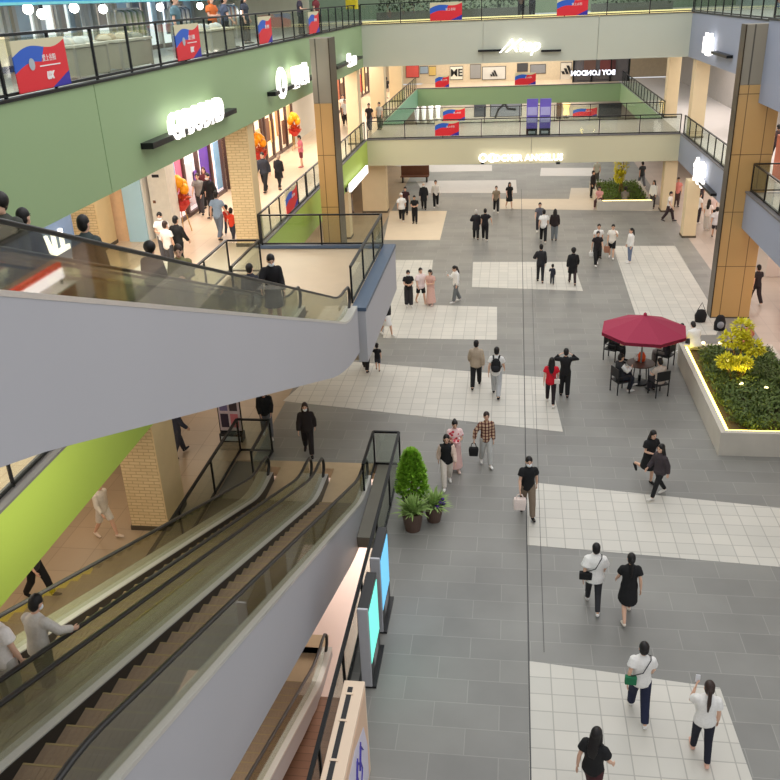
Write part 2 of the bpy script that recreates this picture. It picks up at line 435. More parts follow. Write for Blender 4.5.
SKIN = lambda: mat('skin', (222,178,152), .5, 20, .06)
def cloth(c, pat=None):
    if isinstance(c, str): return _mats[c]
    return mat('cloth_%d_%d_%d' % c, c, .85, 30, .14, .15)
def part(name, me, m, parent):
    ob = bpy.data.objects.new(name, me); COL.objects.link(ob); ob.parent = parent
    if not me.materials: me.materials.append(None)
    ob.material_slots[0].link = 'OBJECT'; ob.material_slots[0].material = m
    return ob
def person(pos, face, h, pose, hair, hc, top, bottom, shoes, label, group, fem=False, child=False, mask=False, cap=None, fl=1.0, cat='person'):
    r = cached(('rig',pose,child), lambda: rig(pose, child))
    root = thing('person', label, cat, pos, group); root.rotation_euler = (0,0,D(face))
    s = h/(1.77 if not child else 1.85); root.scale = (s,s,s)
    root['_pose'] = pose
    del root['_pose']
    bme = cached(('body',pose,fem,child), lambda: body_mesh(r, fem))
    if not bme.materials:
        bme.materials.append(None); bme.materials.append(mat('eye_dark', (35,26,24), .4)); bme.materials.append(mat('lips', (178,92,84), .5))
    part('body', bme, SKIN(), root)
    if hair: part('hair', cached(('hair',pose,child,hair), lambda: hair_mesh(r, hair)), mat('hair_%d_%d_%d' % hc, hc, .45, 60, .25, .3), root)
    if cap: part('cap', cached(('cap',pose,child), lambda: cap_mesh(r)), cloth(cap), root)
    if mask: part('face_mask', cached(('mask',pose,child), lambda: mask_mesh(r)), cloth((232,236,240)), root)
    if bottom:
        nm = {'trousers':'trousers','wide':'trousers','leggings':'leggings','shorts':'shorts','skirt':'skirt','maxi':'skirt'}[bottom[0]]
        part(nm, cached(('bot',pose,fem,child,bottom[0]), lambda: bottom_mesh(r, bottom[0], fem)), cloth(bottom[1]), root)
    if top:
        nm = {'tee':'shirt','long':'shirt','jacket':'jacket','coat':'coat','loose':'shirt','vest':'vest','crop':'shirt'}[top[0]]
        part(nm, cached(('top',pose,fem,child,top[0]), lambda: top_mesh(r, top[0], fem)), cloth(top[1]), root)
        if len(top) > 2: part('vest', cached(('top',pose,fem,child,'vest'), lambda: top_mesh(r, 'vest', fem)), cloth(top[2]), root)
    for sd in (1,-1): part('shoe', cached(('shoe',pose,child,sd), lambda: shoe_mesh(r, sd)), cloth(shoes), root)
    root_pts[root.name] = (r, root, s, D(face))
    return root
root_pts = {}
def at(p, q):     # a point of the person's rig in the world
    r, root, s, a = root_pts[p.name]
    return Vector(root.location)+Matrix.Rotation(a, 3, 'Z') @ (Vector(q)*s)
def hand_of(p, sd):
    r = root_pts[p.name][0]
    return at(p, r.wr[sd]+r.hd[sd]*.11)
BLK = (26,26,28); CHAR = (58,58,62); WHT = (236,234,230); HB = (24,20,20); HBR = (52,36,30)
# ------------------------------------------------------------ patterned cloth
def pattern_mats():
    m, nt, b = nodes('plaid')
    tc = nt.nodes.new('ShaderNodeTexCoord'); cols = None
    mx = None; prev = None
    for i, ax in enumerate(('X','Z')):
        w = nt.nodes.new('ShaderNodeTexWave'); w.wave_type = 'BANDS'; w.bands_direction = ax; w.inputs['Scale'].default_value = 3.2
        L(nt, tc.outputs['Object'], w.inputs['Vector'])
        rp = nt.nodes.new('ShaderNodeValToRGB'); rp.color_ramp.interpolation = 'CONSTANT'
        rp.color_ramp.elements[0].color = lin((224,206,186)); rp.color_ramp.elements[1].color = lin((120,72,66)); rp.color_ramp.elements[1].position = .68
        L(nt, w.outputs['Fac'], rp.inputs[0])
        if prev is None: prev = rp
        else:
            mx = nt.nodes.new('ShaderNodeMix'); mx.data_type = 'RGBA'; mx.blend_type = 'MULTIPLY'; mx.inputs['Factor'].default_value = .9
            L(nt, prev.outputs[0], mx.inputs['A']); L(nt, rp.outputs[0], mx.inputs['B'])
    L(nt, mx.outputs['Result'], b.inputs['Base Color']); b.inputs['Roughness'].default_value = .9
    _mats['plaid'] = m
    m, nt, b = nodes('floral')
    tc = nt.nodes.new('ShaderNodeTexCoord'); v = nt.nodes.new('ShaderNodeTexVoronoi'); v.inputs['Scale'].default_value = 9
    L(nt, tc.outputs['Object'], v.inputs['Vector'])
    rp = nt.nodes.new('ShaderNodeValToRGB'); e = rp.color_ramp.elements
    e[0].color = lin((196,40,62)); e[0].position = .3; e[1].color = lin((238,206,204)); e[1].position = .42
    L(nt, v.outputs['Distance'], rp.inputs[0]); L(nt, rp.outputs[0], b.inputs['Base Color']); b.inputs['Roughness'].default_value = .9
    _mats['floral'] = m
pattern_mats()
# ------------------------------------------------------------ escalator lines (used by riders too)
ESLOPE = .39
def nose(y, yc, z0, z1, m=ESLOPE): return max(z0, min(z1, z0+m*(yc-y)))
LOWC, UPC, BASC = 18.45, 19.7, 16.6
Z2, Z3, ZB = 4.4, 10.6, -4.4
ZL = 5.3
def find_y(X, px, zoff, yc, z0, z1):      # where on an escalator a rider seen at column px stands
    best = None
    for i in range(400):
        y = 5+i*.045
        v = CM.T @ (np.array([X, y, nose(y, yc, z0, z1)+zoff-CAMH]))
        sx = 390+FPX*v[0]/-v[2]
        if best is None or abs(sx-px) < best[0]: best = (abs(sx-px), y)
    y = best[1]
    st = math.floor((yc-y)/.4)
    yy = yc-(st+.5)*.4
    return Vector((X, yy, nose(yc-st*.4-.4, yc, z0, z1)))
# ------------------------------------------------------------ people
GF = 'shoppers on the open ground floor'
FAR = 'shoppers far back on the ground floor'
P = {}
def gp(key, px, py, face, h, pose, hair, hc, top, bottom, shoes, label, group=GF, z=0.0, **k):
    py -= 3 if py > 430 else 1.5 if py > 300 else -1.5
    P[key] = person(G(px, py, z), face, h, pose, hair, hc, top, bottom, shoes, label, group, **k)
    return P[key]
T = ('trousers', BLK)
# nearest
gp('a1', 590,808,150,1.68,'walk','long',HB,('tee',BLK),('trousers',(70,34,38)),WHT,'long-haired person in a black top cut off by the bottom picture edge',fem=True)
gp('a2', 699,760,175,1.68,'raise','tail',HBR,('tee',WHT),('leggings',(28,30,44)),(226,180,160),'woman in white tee with long brown ponytail holding a phone up',fem=True)
gp('a3', 637,719,178,1.70,'walk','short',HB,('tee',WHT),('trousers',(30,36,62)),WHT,'person in white tee and navy trousers wearing a green shoulder bag',fem=True)
gp('a4', 626,621,182,1.64,'walkb','tail',HB,('tee',BLK),('skirt',BLK),(226,214,200),'woman in short black dress walking away beside a white tee',fem=True)
gp('a5', 592,611,178,1.66,'walk','short',HB,('loose',WHT),('leggings',(48,48,52)),WHT,'person in oversized white tee and dark leggings with black waist bag on the back')
gp('b1', 527,518,8,1.72,'walk','short',HB,('tee',BLK),('trousers',(128,112,96)),BLK,'masked man in black tee and khaki trousers carrying a white bag',mask=True)
gp('b2', 657,500,-60,1.58,'walk','long',HB,('jacket',(62,54,58)),('leggings',BLK),(216,212,204),'girl in dark grey blazer with black leggings and white shoes',fem=True)
gp('b3', 647,486,25,1.62,'kick','long',HB,('tee',BLK),('skirt',BLK),BLK,'woman in black dress with long dark hair kicking one heel up',fem=True)
gp('b4', 486,468,12,1.66,'holdr','short',HBR,('long','plaid'),('trousers',(196,196,192)),WHT,'person in beige plaid shirt and pale jeans carrying a black bag')
gp('b5', 455,474,12,1.60,'front','bun',HB,('tee','floral'),('maxi',(226,186,180)),(220,196,186),'woman in red and pink floral top with long pink skirt',fem=True)
gp('b6', 447,489,8,1.60,'walkb','bob',HB,('long',(226,200,184),BLK),('trousers',(226,216,204)),WHT,'woman in black vest over pale blouse and white trousers',fem=True)
# middle
gp('c1', 476,389,178,1.72,'walkb','short',HB,('jacket',(176,160,140)),T,BLK,'man in loose tan shirt and black trousers walking away')
gp('c2', 496,398,176,1.76,'walk','short',HB,('tee',WHT),('trousers',(186,188,190)),BLK,'man in white tee and grey jeans wearing a black backpack')
gp('c3', 550,406,178,1.64,'walk','long',HB,('tee',(206,24,44)),('leggings',(34,24,28)),WHT,'woman in red shirt with long dark hair and black trousers',fem=True)
gp('c4', 564,398,182,1.68,'head','short',HB,('long',BLK),T,BLK,'person in black with hands behind the head beside the red shirt',fem=True)
gp('c5', 378,372,185,1.05,'raise','short',HB,('tee',BLK),('shorts',(44,46,56)),BLK,'small boy in black tee beside the corner of the landing',child=True)
gp('c6', 366,372,180,1.68,'walk','short',HB,('tee',(60,60,66)),T,BLK,'person in dark trousers half hidden under the landing edge')
gp('c7', 387,337,40,1.58,'walk','long',HB,('long',BLK),('skirt',WHT),WHT,'long-haired girl in black top and white skirt near the landing kerb',fem=True)
gp('c8', 268,440,20,1.72,'lookdown','short',HB,('jacket',BLK,(232,230,226)),('trousers',(112,114,122)),WHT,'man in open black jacket looking down by the lower escalator rail')
gp('c9', 309,457,12,1.70,'walk','long',HBR,('jacket',(40,32,32),(92,66,52)),('trousers',(34,28,30)),BLK,'woman in dark brown jacket stepping towards the lower escalators',fem=True,mask=True)
gp('d1', 180,459,150,1.72,'walk','short',HB,('long',(58,62,76)),('trousers',(62,64,74)),CHAR,'man in dark slate clothes on the tan floor under the soffit')
gp('d2', 161,462,60,1.60,'walk','long',HB,('tee',BLK),('skirt',(40,34,36)),(200,170,150),'girl in black dress just right of the lower brick pillar',fem=True)
gp('d3', 108,540,70,1.66,'walk','short',HBR,('long',(222,212,196)),('shorts',(226,218,204)),(226,206,186),'person in pale clothes striding under the lime green gallery')
gp('d4', 42,600,80,1.72,'walk','short',HB,('tee',CHAR),T,BLK,'person in black trousers behind the lime green gallery edge')
# groups farther away
gp('e1', 409,308,15,1.62,'front','short',HB,('tee',BLK),('wide',(52,50,54)),WHT,'person in black tee and charcoal trousers leftmost of three by the landing kerb',mask=True)
gp('e2', 421,305,30,1.62,'walk','short',HB,('loose',(240,222,220)),('shorts',BLK),(222,190,170),'person in pale tee and black shorts in the middle of three')
gp('e3', 431,307,-20,1.60,'front','bob',HB,('tee',(214,170,158)),('maxi',(222,180,168)),(220,196,186),'woman in long peach dress rightmost of three near the landing',fem=True)
gp('e4', 456,304,-60,1.66,'phone','tail',HB,('long',WHT),('trousers',(112,116,118)),WHT,'person in white shirt and grey trousers alone right of the peach dress',fem=True)
gp('f1', 540,281,180,1.78,'link','short',HB,('long',(42,42,46)),('leggings',(40,40,44)),BLK,'man in dark sweater leading a small child by the hand')
gp('f2', 552,283,180,.95,'raise','short',HB,('long',(44,46,58)),('trousers',(46,48,58)),CHAR,'small child in dark clothes holding a hand',child=True)
gp('f3', 572,283,182,1.70,'walk','big',HB,('coat',BLK),('leggings',(60,50,52)),BLK,'woman in black hooded coat walking right of the small child',fem=True)
gp('f4', 543,241,180,1.76,'walk','short',HB,('tee',WHT),T,WHT,'man in bright white tee and black trousers walking away',group=FAR)
gp('f5', 554,239,178,1.68,'stand','long',HB,('jacket',(44,34,36)),('trousers',(122,128,132)),BLK,'long-haired woman in dark jacket and grey jeans beside the bright white tee',fem=True,group=FAR)
gp('f6', 539,232,0,1.72,'walk','short',HB,('tee',(92,94,104)),('trousers',(72,72,80)),WHT,'person in slate grey tee behind the bright white tee',group=FAR)
gp('g1', 596,264,10,1.70,'walkb','short',HB,('tee',(34,28,32)),T,WHT,'person in black printed tee holding a small white bag',group=FAR)
gp('g2', 597,256,5,1.70,'walk','short',HB,('tee',WHT),T,BLK,'person in white tee hidden behind the black printed tee',group=FAR)
gp('g3', 611,257,-10,1.70,'raise','short',HB,('tee',(238,232,222)),('shorts',BLK),WHT,'man in cream tee and black shorts on the pale paving corner',group=FAR)
gp('g4', 629,261,-70,1.68,'stand','tail',HB,('long',WHT),('leggings',(112,126,152)),WHT,'woman in white top and blue jeans with a swinging ponytail',fem=True,group=FAR)
gp('h1', 476,238,185,1.62,'link','short',(206,202,196),('coat',(38,38,42)),T,BLK,'white-haired person in dark coat arm in arm',group=FAR)
gp('h2', 485,239,182,1.72,'holdr','short',HB,('tee',(32,30,34)),T,WHT,'person in black tee beside the white-haired person',group=FAR)
gp('h3', 496,211,5,1.62,'walk','short',HBR,('tee',(140,124,102)),T,WHT,'person in olive brown tee far back on the pale strip',group=FAR)
gp('h4', 509,207,20,1.62,'walk','long',HB,('tee',BLK),('skirt',BLK),(214,200,190),'girl in black dress with long hair right of the olive tee',fem=True,group=FAR)
gp('i1', 402,220,185,1.68,'walk',None,HB,('loose',WHT),T,WHT,'person in white tee and white cap on the cream paving',cap=WHT,group=FAR)
gp('i2', 406,213,0,1.70,'walk','short',HB,('tee',(58,30,34)),T,BLK,'person in dark maroon tee behind the white cap',group=FAR)
gp('i3', 415,222,0,1.64,'front','short',HB,('tee',BLK),T,BLK,'person in black tee with hands clasped right of the white cap',group=FAR)
gp('i4', 424,208,5,1.68,'walk','short',(222,214,204),('coat',(32,34,38)),T,BLK,'pale-haired person in long black coat beside a white shirt',group=FAR,mask=True)
gp('i5', 436,206,5,1.72,'walkb','short',HB,('long',WHT),T,WHT,'person in white shirt and black trousers right of the black coat',group=FAR)
# around the far planter and the counter on the right
PL = 'people around the far planter'
gp('j1', 596,183,0,1.70,'stand','short',HB,('tee',(196,198,186)),('trousers',(90,90,86)),CHAR,'person in pale grey tee standing at the left end of the far planter',group=PL)
gp('j2', 592,196,60,1.68,'stand','short',HB,('jacket',(40,36,38)),T,BLK,'person in dark jacket at the left end of the far planter',group=PL)
gp('j3', 599,206,-30,1.66,'sit','short',HBR,('tee',(222,160,160)),('trousers',(86,60,60)),(226,200,196),'person in pink tee seated by the far planter',group=PL)
gp('j4', 624,207,170,1.66,'sit','big',HB,('jacket',(118,112,106)),('trousers',(60,56,60)),BLK,'person in grey jacket seated in front of the far yellow tree',group=PL)
gp('j5', 641,186,200,1.70,'walk','short',HB,('tee',(52,58,62)),('trousers',(96,100,108)),WHT,'person in dark tee behind the right end of the far planter',group=PL)
gp('j6', 652,207,-40,1.66,'stand','long',HB,('long',WHT),('trousers',(64,60,62)),CHAR,'long-haired woman in white blouse left of the far ground pillar',fem=True,group=PL)
Q = 'people queueing by the counter on the right'
gp('k1', 676,205,0,1.72,'stand','short',HB,('tee',(222,142,136)),('trousers',(82,66,66)),BLK,'person in salmon tee between the two pale ground pillars',group=Q)
gp('k2', 668,220,60,1.70,'walk','short',HB,('tee',(238,230,222)),('trousers',(58,44,48)),CHAR,'person in white tee and dark trousers peeking left of the near pale pillar',group=Q)
gp('k3', 697,222,120,1.70,'stand','short',HB,('tee',WHT),('trousers',(52,48,54)),WHT,'person in white tee first right of the near pale pillar',group=Q)
gp('k4', 706,229,150,1.68,'stand','long',HB,('tee',(236,226,222)),('wide',(206,202,198)),WHT,'person all in white in the counter queue',fem=True,group=Q)
gp('k5', 714,237,170,1.66,'walk','short',HB,('loose',(214,212,216)),('shorts',(60,58,64)),CHAR,'person in pale grey tee and dark shorts nearest the gold pillar',group=Q)
gp('k6', 699,208,200,1.70,'stand','short',HB,('tee',(64,54,60)),T,BLK,'person in dark tee at the back of the counter queue',group=Q)
gp('k7', 711,222,200,1.70,'stand','short',HBR,('tee',(230,210,206)),T,BLK,'person in pinkish tee in the middle of the counter queue',group=Q)
gp('k8', 754,306,200,1.70,'walk','short',HB,('tee',(46,40,44)),('trousers',(50,42,46)),WHT,'person in black in the passage right of the gold pillar',group=Q)
# seated at the parasol and the near planter
S = 'people sitting around the parasol table'
SEATS = [('l1',609,362,55),('l2',622,389,110),('l3',656,392,200),('l4',663,362,215)]
p1 = G(611,359); p2 = G(619,392); p3 = G(658,395); p4 = G(665,366)
def sit(key, p, face, *a, **k): P[key] = person(p, face, *a, **k)
sit('l1', p1, 60, 1.70,'sit','short',HB,('long',BLK),T,BLK,'person all in black seated under the left edge of the red parasol',S)
sit('l2', p2, 115,1.70,'sitx','short',HB,('long',WHT,(40,40,44)),('trousers',(38,42,54)),WHT,'man in white sleeves and dark vest seated left front of the table',S)
sit('l3', p3, 205,1.64,'sit','short',HB,('tee',(206,190,176)),('trousers',(64,60,66)),CHAR,'person in beige tee seen from behind in the front chair',S)
sit('l4', p4, 235,1.68,'sit','short',HB,('tee',(70,66,72)),('trousers',(120,112,108)),BLK,'person with grey trousers seated under the right side of the parasol',S)
E1 = 'people resting on the near planter'
P['m1'] = person(Vector((6.45,28.36,.27)), 195,1.66,'hunch','short',HB,('loose',WHT),('trousers',(60,56,60)),WHT,'person in white tee hunched on the far end of the near planter',E1)
P['m2'] = person(Vector((8.1,28.36,.27)), 170,1.70,'hunch','short',HBR,('tee',(206,120,98)),('trousers',(70,58,56)),CHAR,'person in salmon orange tee bending behind the lit yellow tree',E1)
P['m3'] = person(G(679,352,.0), -60,1.10,'stand','short',HB,('loose',(240,238,234)),('trousers',(230,228,224)),WHT,'small child in white standing by the planter corner',E1,child=True)
# upper gallery on the left
U2 = 'people on the left upper gallery'
def up(key, px, py, *a, **k): gp(key, px, py, *a, group=U2, z=Z2, **k)
up('n1', 213,216,-20,1.76,'walk','short',HB,('long',(22,22,24)),T,CHAR,'masked man in black long sleeves on the upper gallery',mask=True)
up('n2', 202,213,10,1.66,'walk','short',HBR,('tee',(140,136,130)),('trousers',(70,68,72)),BLK,'person in grey tee left of the masked man in black')
up('n3', 208,207,10,1.68,'stand','long',(70,34,32),('tee',(96,40,44)),T,BLK,'person in maroon behind the masked man in black',fem=True)
up('n4', 221,238,175,1.74,'walk','short',HB,('tee',(142,164,190)),('trousers',(112,122,138)),CHAR,'man in pale blue shirt walking away beside two children')
up('n5', 234,239,178,1.18,'walk','short',HB,('tee',(226,70,44)),('trousers',(54,58,70)),BLK,'child in bright orange red vest beside the pale blue shirt',child=True)
up('n6', 229,233,182,1.10,'walkb','short',HB,('tee',(206,62,52)),('trousers',(70,74,88)),WHT,'smaller child in red half hidden by the orange vest',child=True)
up('n7', 266,191,-10,1.76,'walk','short',HB,('jacket',(46,48,56)),T,BLK,'man in dark jacket standing behind the striped banner')
up('n8', 280,188,170,1.55,'lookdown','short',(150,130,110),('coat',(26,26,30)),('leggings',BLK),BLK,'stooped person in wide black cape beside the dark jacket')
up('n9', 302,166,-60,1.58,'front','short',HB,('tee',(226,126,140)),('shorts',(120,52,62)),(200,120,120),'girl in pink tee and dark red shorts near the gold pillar',fem=True)
up('n10',182,268,165,1.74,'walk','short',HB,('long',BLK),T,BLK,'person in black carrying things on the landing edge')
up('n11',167,262,10,1.70,'front','short',HB,('tee',WHT),('trousers',(90,90,96)),WHT,'masked person in white tee beside a black-clad shopper',mask=True)
up('n12',172,270,160,1.62,'stand','short',HBR,('tee',(232,228,222)),('trousers',(70,70,74)),CHAR,'person in white tee with dark brown hair in front of the mask')
up('n13',346,125,20,1.70,'holdl','short',HB,('tee',(226,228,232)),('trousers',(40,36,38)),CHAR,'person in white tee just right of the grey pillar')
up('n14',344,119,10,1.70,'stand','short',HB,('tee',WHT),T,BLK,'person partly hidden by the grey pillar')
up('n15',355,121,0,1.62,'front','short',HBR,('tee',(228,206,186)),('shorts',(190,160,140)),(200,170,150),'person in cream tee on the gallery before the corner')
up('n16',370,130,0,1.72,'walk','short',HB,('tee',(40,36,40)),('trousers',(70,72,84)),CHAR,'person in black top at the far corner of the upper gallery')
up('n17',380,128,-20,1.66,'stand','short',HB,('tee',(196,196,190)),('wide',(86,96,84)),CHAR,'person in pale top and green skirt at the far corner')
up('n18',387,97,180,1.70,'walk','short',HB,('tee',(30,28,30)),('shorts',(176,160,146)),CHAR,'person in black tee beyond the bridge on the far gallery')
gp('n19',350,211,30,1.68,'walk','short',HB,('tee',(128,124,122)),('trousers',(140,132,126)),CHAR,'person in grey under the far left gallery behind the pillar',group=FAR)
up('n20',774,160,190,1.68,'walk','short',HB,('tee',(60,44,46)),T,BLK,'person in dark clothes on the right upper gallery')
# top gallery behind the glass
U3 = 'people on the top gallery'
for i, (px, py, X, top, lab) in enumerate([
    (182,62,-9.9,(92,122,132),'person in teal grey top standing behind the second banner'),
    (216,50,-9.9,(206,108,52),'person in orange top on the top gallery'),
    (228,50,-10.3,(70,78,96),'person in slate top right of the orange top'),
    (248,44,-9.9,(56,60,72),'person in dark blue top near the bright shop window'),
    (302,36,-9.9,(60,54,66),'person in dark top between two far banners'),
    (318,34,-9.7,(120,50,56),'person in maroon beside the grey pillar head')]):
    g = G(px, py, Z3); 
    P['u%d' % i] = person(G(px, py, Z3), [90,60,120,80,100,70][i], 1.7, ['stand','front','walk','stand','front','stand'][i], ['short','bob','short','long','short','short'][i], HB if i != 1 else (150,82,40), ('tee', top), T, BLK, lab, U3)
for i, (px, lab, c) in enumerate([(521,'person in brown leaning at the far top rail above the script sign',(120,96,84)), (532,'person in dark grey leaning at the far top rail',(54,56,66))]):
    q = GY(px, 12, 51.6); P['v%d' % i] = person((q.x, 51.6, Z3), [10,-10][i], 1.7, 'front', 'short', HB, ('tee', c), T, BLK, lab, U3)
# riders
R1 = 'riders on the upper escalators'
def rider(key, X, px, zo, yc, z0, z1, *a, **k): P[key] = person(find_y(X, px, zo, yc, z0, z1) if px is not None else Vector((X, zo, nose(math.floor((zo-yc)/.4)*.4+yc, yc, z0, z1))), *a, **k)
rider('r1',-4.9,271,1.6,UPC,Z2,Z3, 25,1.68,'rail','short',HB,('long',(24,22,26)),('skirt',(84,84,88)),(216,212,208),'masked rider in black top and grey skirt near the landing',R1,fem=True,mask=True)
rider('r2',-6.25,247,1.63,UPC,Z2,Z3, 175,1.70,'stand','short',HB,('coat',(44,46,56)),T,BLK,'rider in dark coat just above the masked rider',R1)
rider('r3',-6.2,177,1.6,UPC,Z2,Z3, 20,1.66,'front','short',HBR,('jacket',(128,122,84)),T,BLK,'rider in olive jacket halfway up the rear upper escalator',R1)
rider('r4',-6.75,150,1.6,UPC,Z2,Z3, 170,1.70,'stand','big',HB,('jacket',(36,36,40)),T,BLK,'rider with big round black hair beside the olive jacket',R1)
rider('r5',-6.3,88,1.65,UPC,Z2,Z3, 175,1.72,'stand','short',HB,('jacket',(62,72,72)),('trousers',(46,48,52)),BLK,'rider in dark green grey jacket seen through the escalator glass',R1)
rider('r6',-6.75,28,1.6,UPC,Z2,Z3, 170,1.70,'stand','short',HB,('jacket',(54,60,66)),('trousers',(84,88,92)),WHT,'rider in dark slate jacket near the left picture edge',R1)
rider('r8',-6.3,6,1.6,UPC,Z2,Z3, 10,1.68,'stand','big',HB,('jacket',(70,72,66)),T,BLK,'rider with big dark hair cut by the left picture edge above the upper handrail',R1)
R2 = 'riders on the lower left escalator'
rider('s1',-5.45,None,7.3,LOWC,0,ZL, 165,1.46,'rail','short',HB,('long',(206,200,192)),('trousers',(120,116,112)),WHT,'man in cream sleeves gripping the lower escalator handrail',R2,mask=True)
rider('s2',-5.5,None,6.72,LOWC,0,ZL, 170,1.55,'stand','short',(120,70,50),('tee',(240,232,226)),('trousers',(196,190,184)),WHT,'rider in white tee with reddish hair at the left picture edge',R2)
# things held or worn
def shoulder_bag(owner, name, label, c, sd, size, z=.95, back=True):
    r, root, s, a = root_pts[P[owner].name]
    t = thing(name, label, 'bag', at(P[owner], (0,0,z)))
    o = Vector(t.location); bm_ = MB()
    q = at(P[owner], (sd*.2, .12 if back else -.12, z))
    ax = Matrix.Rotation(a, 3, 'Z')
    bm_.obox(q, ax @ Vector((size[0]/2,0,0)), ax @ Vector((0,size[1]/2,0)), Vector((0,0,size[2]/2)))
    b = bm_.build('bag_body', cloth(c), t, bevel=.015)
    st = MB(); yb = .17 if back else -.17
    st.tube([q+Vector((0,0,size[2]/2)), at(P[owner], (0, yb*.95, 1.2)), at(P[owner], (-sd*.12, yb*.6, 1.45)), at(P[owner], (-sd*.13, 0, 1.48)), at(P[owner], (-sd*.1, -yb*.85, 1.36)), at(P[owner], (sd*.1,-yb*.95,1.15))], .009, n=6)
    st.build('strap', cloth(CHAR if c != BLK else (40,40,44)), t)
    return t
shoulder_bag('a3', 'shoulder_bag', 'green shoulder bag on the back of the navy-trousered person', (36,116,78), 1, (.2,.09,.17), .98)
shoulder_bag('a5', 'waist_bag', 'black bag slung across the oversized white tee', BLK, 1, (.26,.1,.17), .98)
shoulder_bag('c3', 'waist_bag', 'small white bag at the hip of the red shirt', (226,216,206), -1, (.17,.09,.15), .93)
def carried(owner, sd, name, label, c, size, hang=.2):
    h = hand_of(P[owner], sd); t = thing(name, label, 'bag', (h.x, h.y, h.z-hang-size[2]))
    w, d, hh = size; z1 = h.z-hang
    b = MB(); b.add([(h.x+i*w/2*k, h.y+j*d/2*k, z) for z, k in ((z1-hh,.9),(z1-hh*.3,1.05),(z1,.95)) for i, j in ((-1,-1),(1,-1),(1,1),(-1,1))],
        [(3,2,1,0)]+[(4*r+i, 4*r+(i+1)%4, 4*r+4+(i+1)%4, 4*r+4+i) for r in (0,1) for i in range(4)]+[(8,9,10,11)])
    bb = b.build('bag_body', cloth(c), t, bevel=.02)
    for k in (-1,1):
        m_ = MB(); m_.tube([(h.x-w*.3, h.y+k*d*.3, z1-.01), (h.x-w*.2, h.y+k*.02, z1+hang*.8), (h.x, h.y, h.z+.005), (h.x+w*.2, h.y+k*.02, z1+hang*.8), (h.x+w*.3, h.y+k*d*.3, z1-.01)], .008, n=6, ref=(0,1,0))
        m_.build('handle', cloth(c), bb)
    return t
carried('b1', -1, 'carrier_bag', 'white carrier bag held by the masked man in khaki', (240,222,214), (.3,.14,.32), .12)
carried('b4', -1, 'handbag', 'black handbag held by the plaid shirt', BLK, (.26,.12,.26), .14)
carried('g1', -1, 'carrier_bag', 'small white bag held by the black printed tee', WHT, (.2,.1,.22), .08)
carried('g3', -1, 'carrier_bag', 'brown paper bag held by the cream tee', (170,120,96), (.26,.12,.32), .12)
def backpack(owner, label):
    r, root, s, a = root_pts[P[owner].name]; t = thing('backpack', label, 'backpack', at(P[owner], (0,.2,1.0)))
    b = MB(); b.tube([at(P[owner], (0,.2,z)) for z in (1.0,1.1,1.3,1.4)], [(.13,.07),(.16,.1),(.15,.09),(.1,.06)], n=12)
    b.build('bag_body', cloth(BLK), t, smooth=True)
    k = MB(); k.tube([at(P[owner], (0,.28,1.05)), at(P[owner], (0,.3,1.12)), at(P[owner], (0,.28,1.2))], [(.11,.03),(.12,.035),(.11,.03)], n=10); k.build('front_pocket', cloth((40,40,44)), t, smooth=True)
    for sd in (1,-1):
        st = MB(); st.tube([at(P[owner], q) for q in ((sd*.08,.16,1.4),(sd*.1,.05,1.49),(sd*.1,-.1,1.42),(sd*.13,-.12,1.25),(sd*.16,.02,1.1),(sd*.1,.17,1.05))], [(.025,.01)]*6, n=6); st.build('strap', cloth(BLK), t)
backpack('c2', 'black backpack worn over the white tee and grey jeans')
def phone_in(owner, sd, label, c=(236,238,242)):
    h = hand_of(P[owner], sd); r, root, s, a = root_pts[P[owner].name]
    t = thing('phone', label, 'phone', (h.x,h.y,h.z)); ax = Matrix.Rotation(a, 3, 'Z')
    b = MB(); b.obox(h+ax @ Vector((0,-.02,.05)), ax @ Vector((.037,0,0)), ax @ Vector((0,.005,0)), Vector((0,0,.078))); b.build('case', mat('phone_case', c, .3), t, bevel=.004)
    b = MB(); b.obox(h+ax @ Vector((0,-.0145,.05)), ax @ Vector((.033,0,0)), ax @ Vector((0,.001,0)), Vector((0,0,.07))); b.build('screen', mat('phone_screen', (226,230,236), .2), t)
phone_in('a2', 1, 'white phone held up by the brown ponytail woman')
phone_in('e4', -1, 'phone held by the lone white shirt', (220,214,210))
def bouquet(owner):
    r, root, s, a = root_pts[P[owner].name]; c = at(P[owner], (0,-.3,1.16)); t = thing('flower_bouquet', 'bunch of red and pink flowers held before the pink skirt', 'bouquet', c)
    w = MB(); w.lathe(c, [(.02,-.16),(.05,-.08),(.1,.02)], 12); w.build('wrapping', cloth((240,196,196)), t)
    random.seed(4)
    for i in range(7):
        f = MB(); f.ell(c+Vector((random.uniform(-.09,.09), random.uniform(-.07,.07), .05+random.uniform(0,.05))), (.035,.035,.03), 8, 6); f.build('flower', cloth([(206,44,66),(236,150,160),(240,216,216)][i % 3]), t, smooth=True)
bouquet('b5')
# ------------------------------------------------------------ architecture
paving = bricky('dark_paving', (126,125,121), (136,135,130), (148,147,141), 1.2, .6, .010, .42, noise=.2, spec=.5)
pale = bricky('pale_tiles', (208,204,194), (199,196,187), (172,169,161), .43, .43, .013, .4, offset=.0, noise=.08)
tan = bricky('tan_floor', (180,158,130), (170,150,124), (150,132,108), .9, .9, .01, .3, offset=0, noise=.1, spec=.6)
beige_f = bricky('beige_floor', (186,172,160), (178,164,152), (166,154,146), .9, .9, .01, .4, offset=0, noise=.1)
cream_f = bricky('gallery_tiles', (226,204,176), (220,198,170), (196,174,148), .8, .8, .01, .28, offset=0, noise=.06, spec=.6)
green = mat('green_fascia_paint', (150,176,132), .5, .25, .05)
lime = mat('warm_lit_fascia_green', (180,206,92), .5, .25, .05)  # yellower copy of the fascia green, warm light put into its colour
far_cream = mat('cream_fascia_paint', (212,207,176), .6, .3, .05)
far_grey = mat('stone_grey_fascia_paint', (196,200,184), .6, .3, .05)
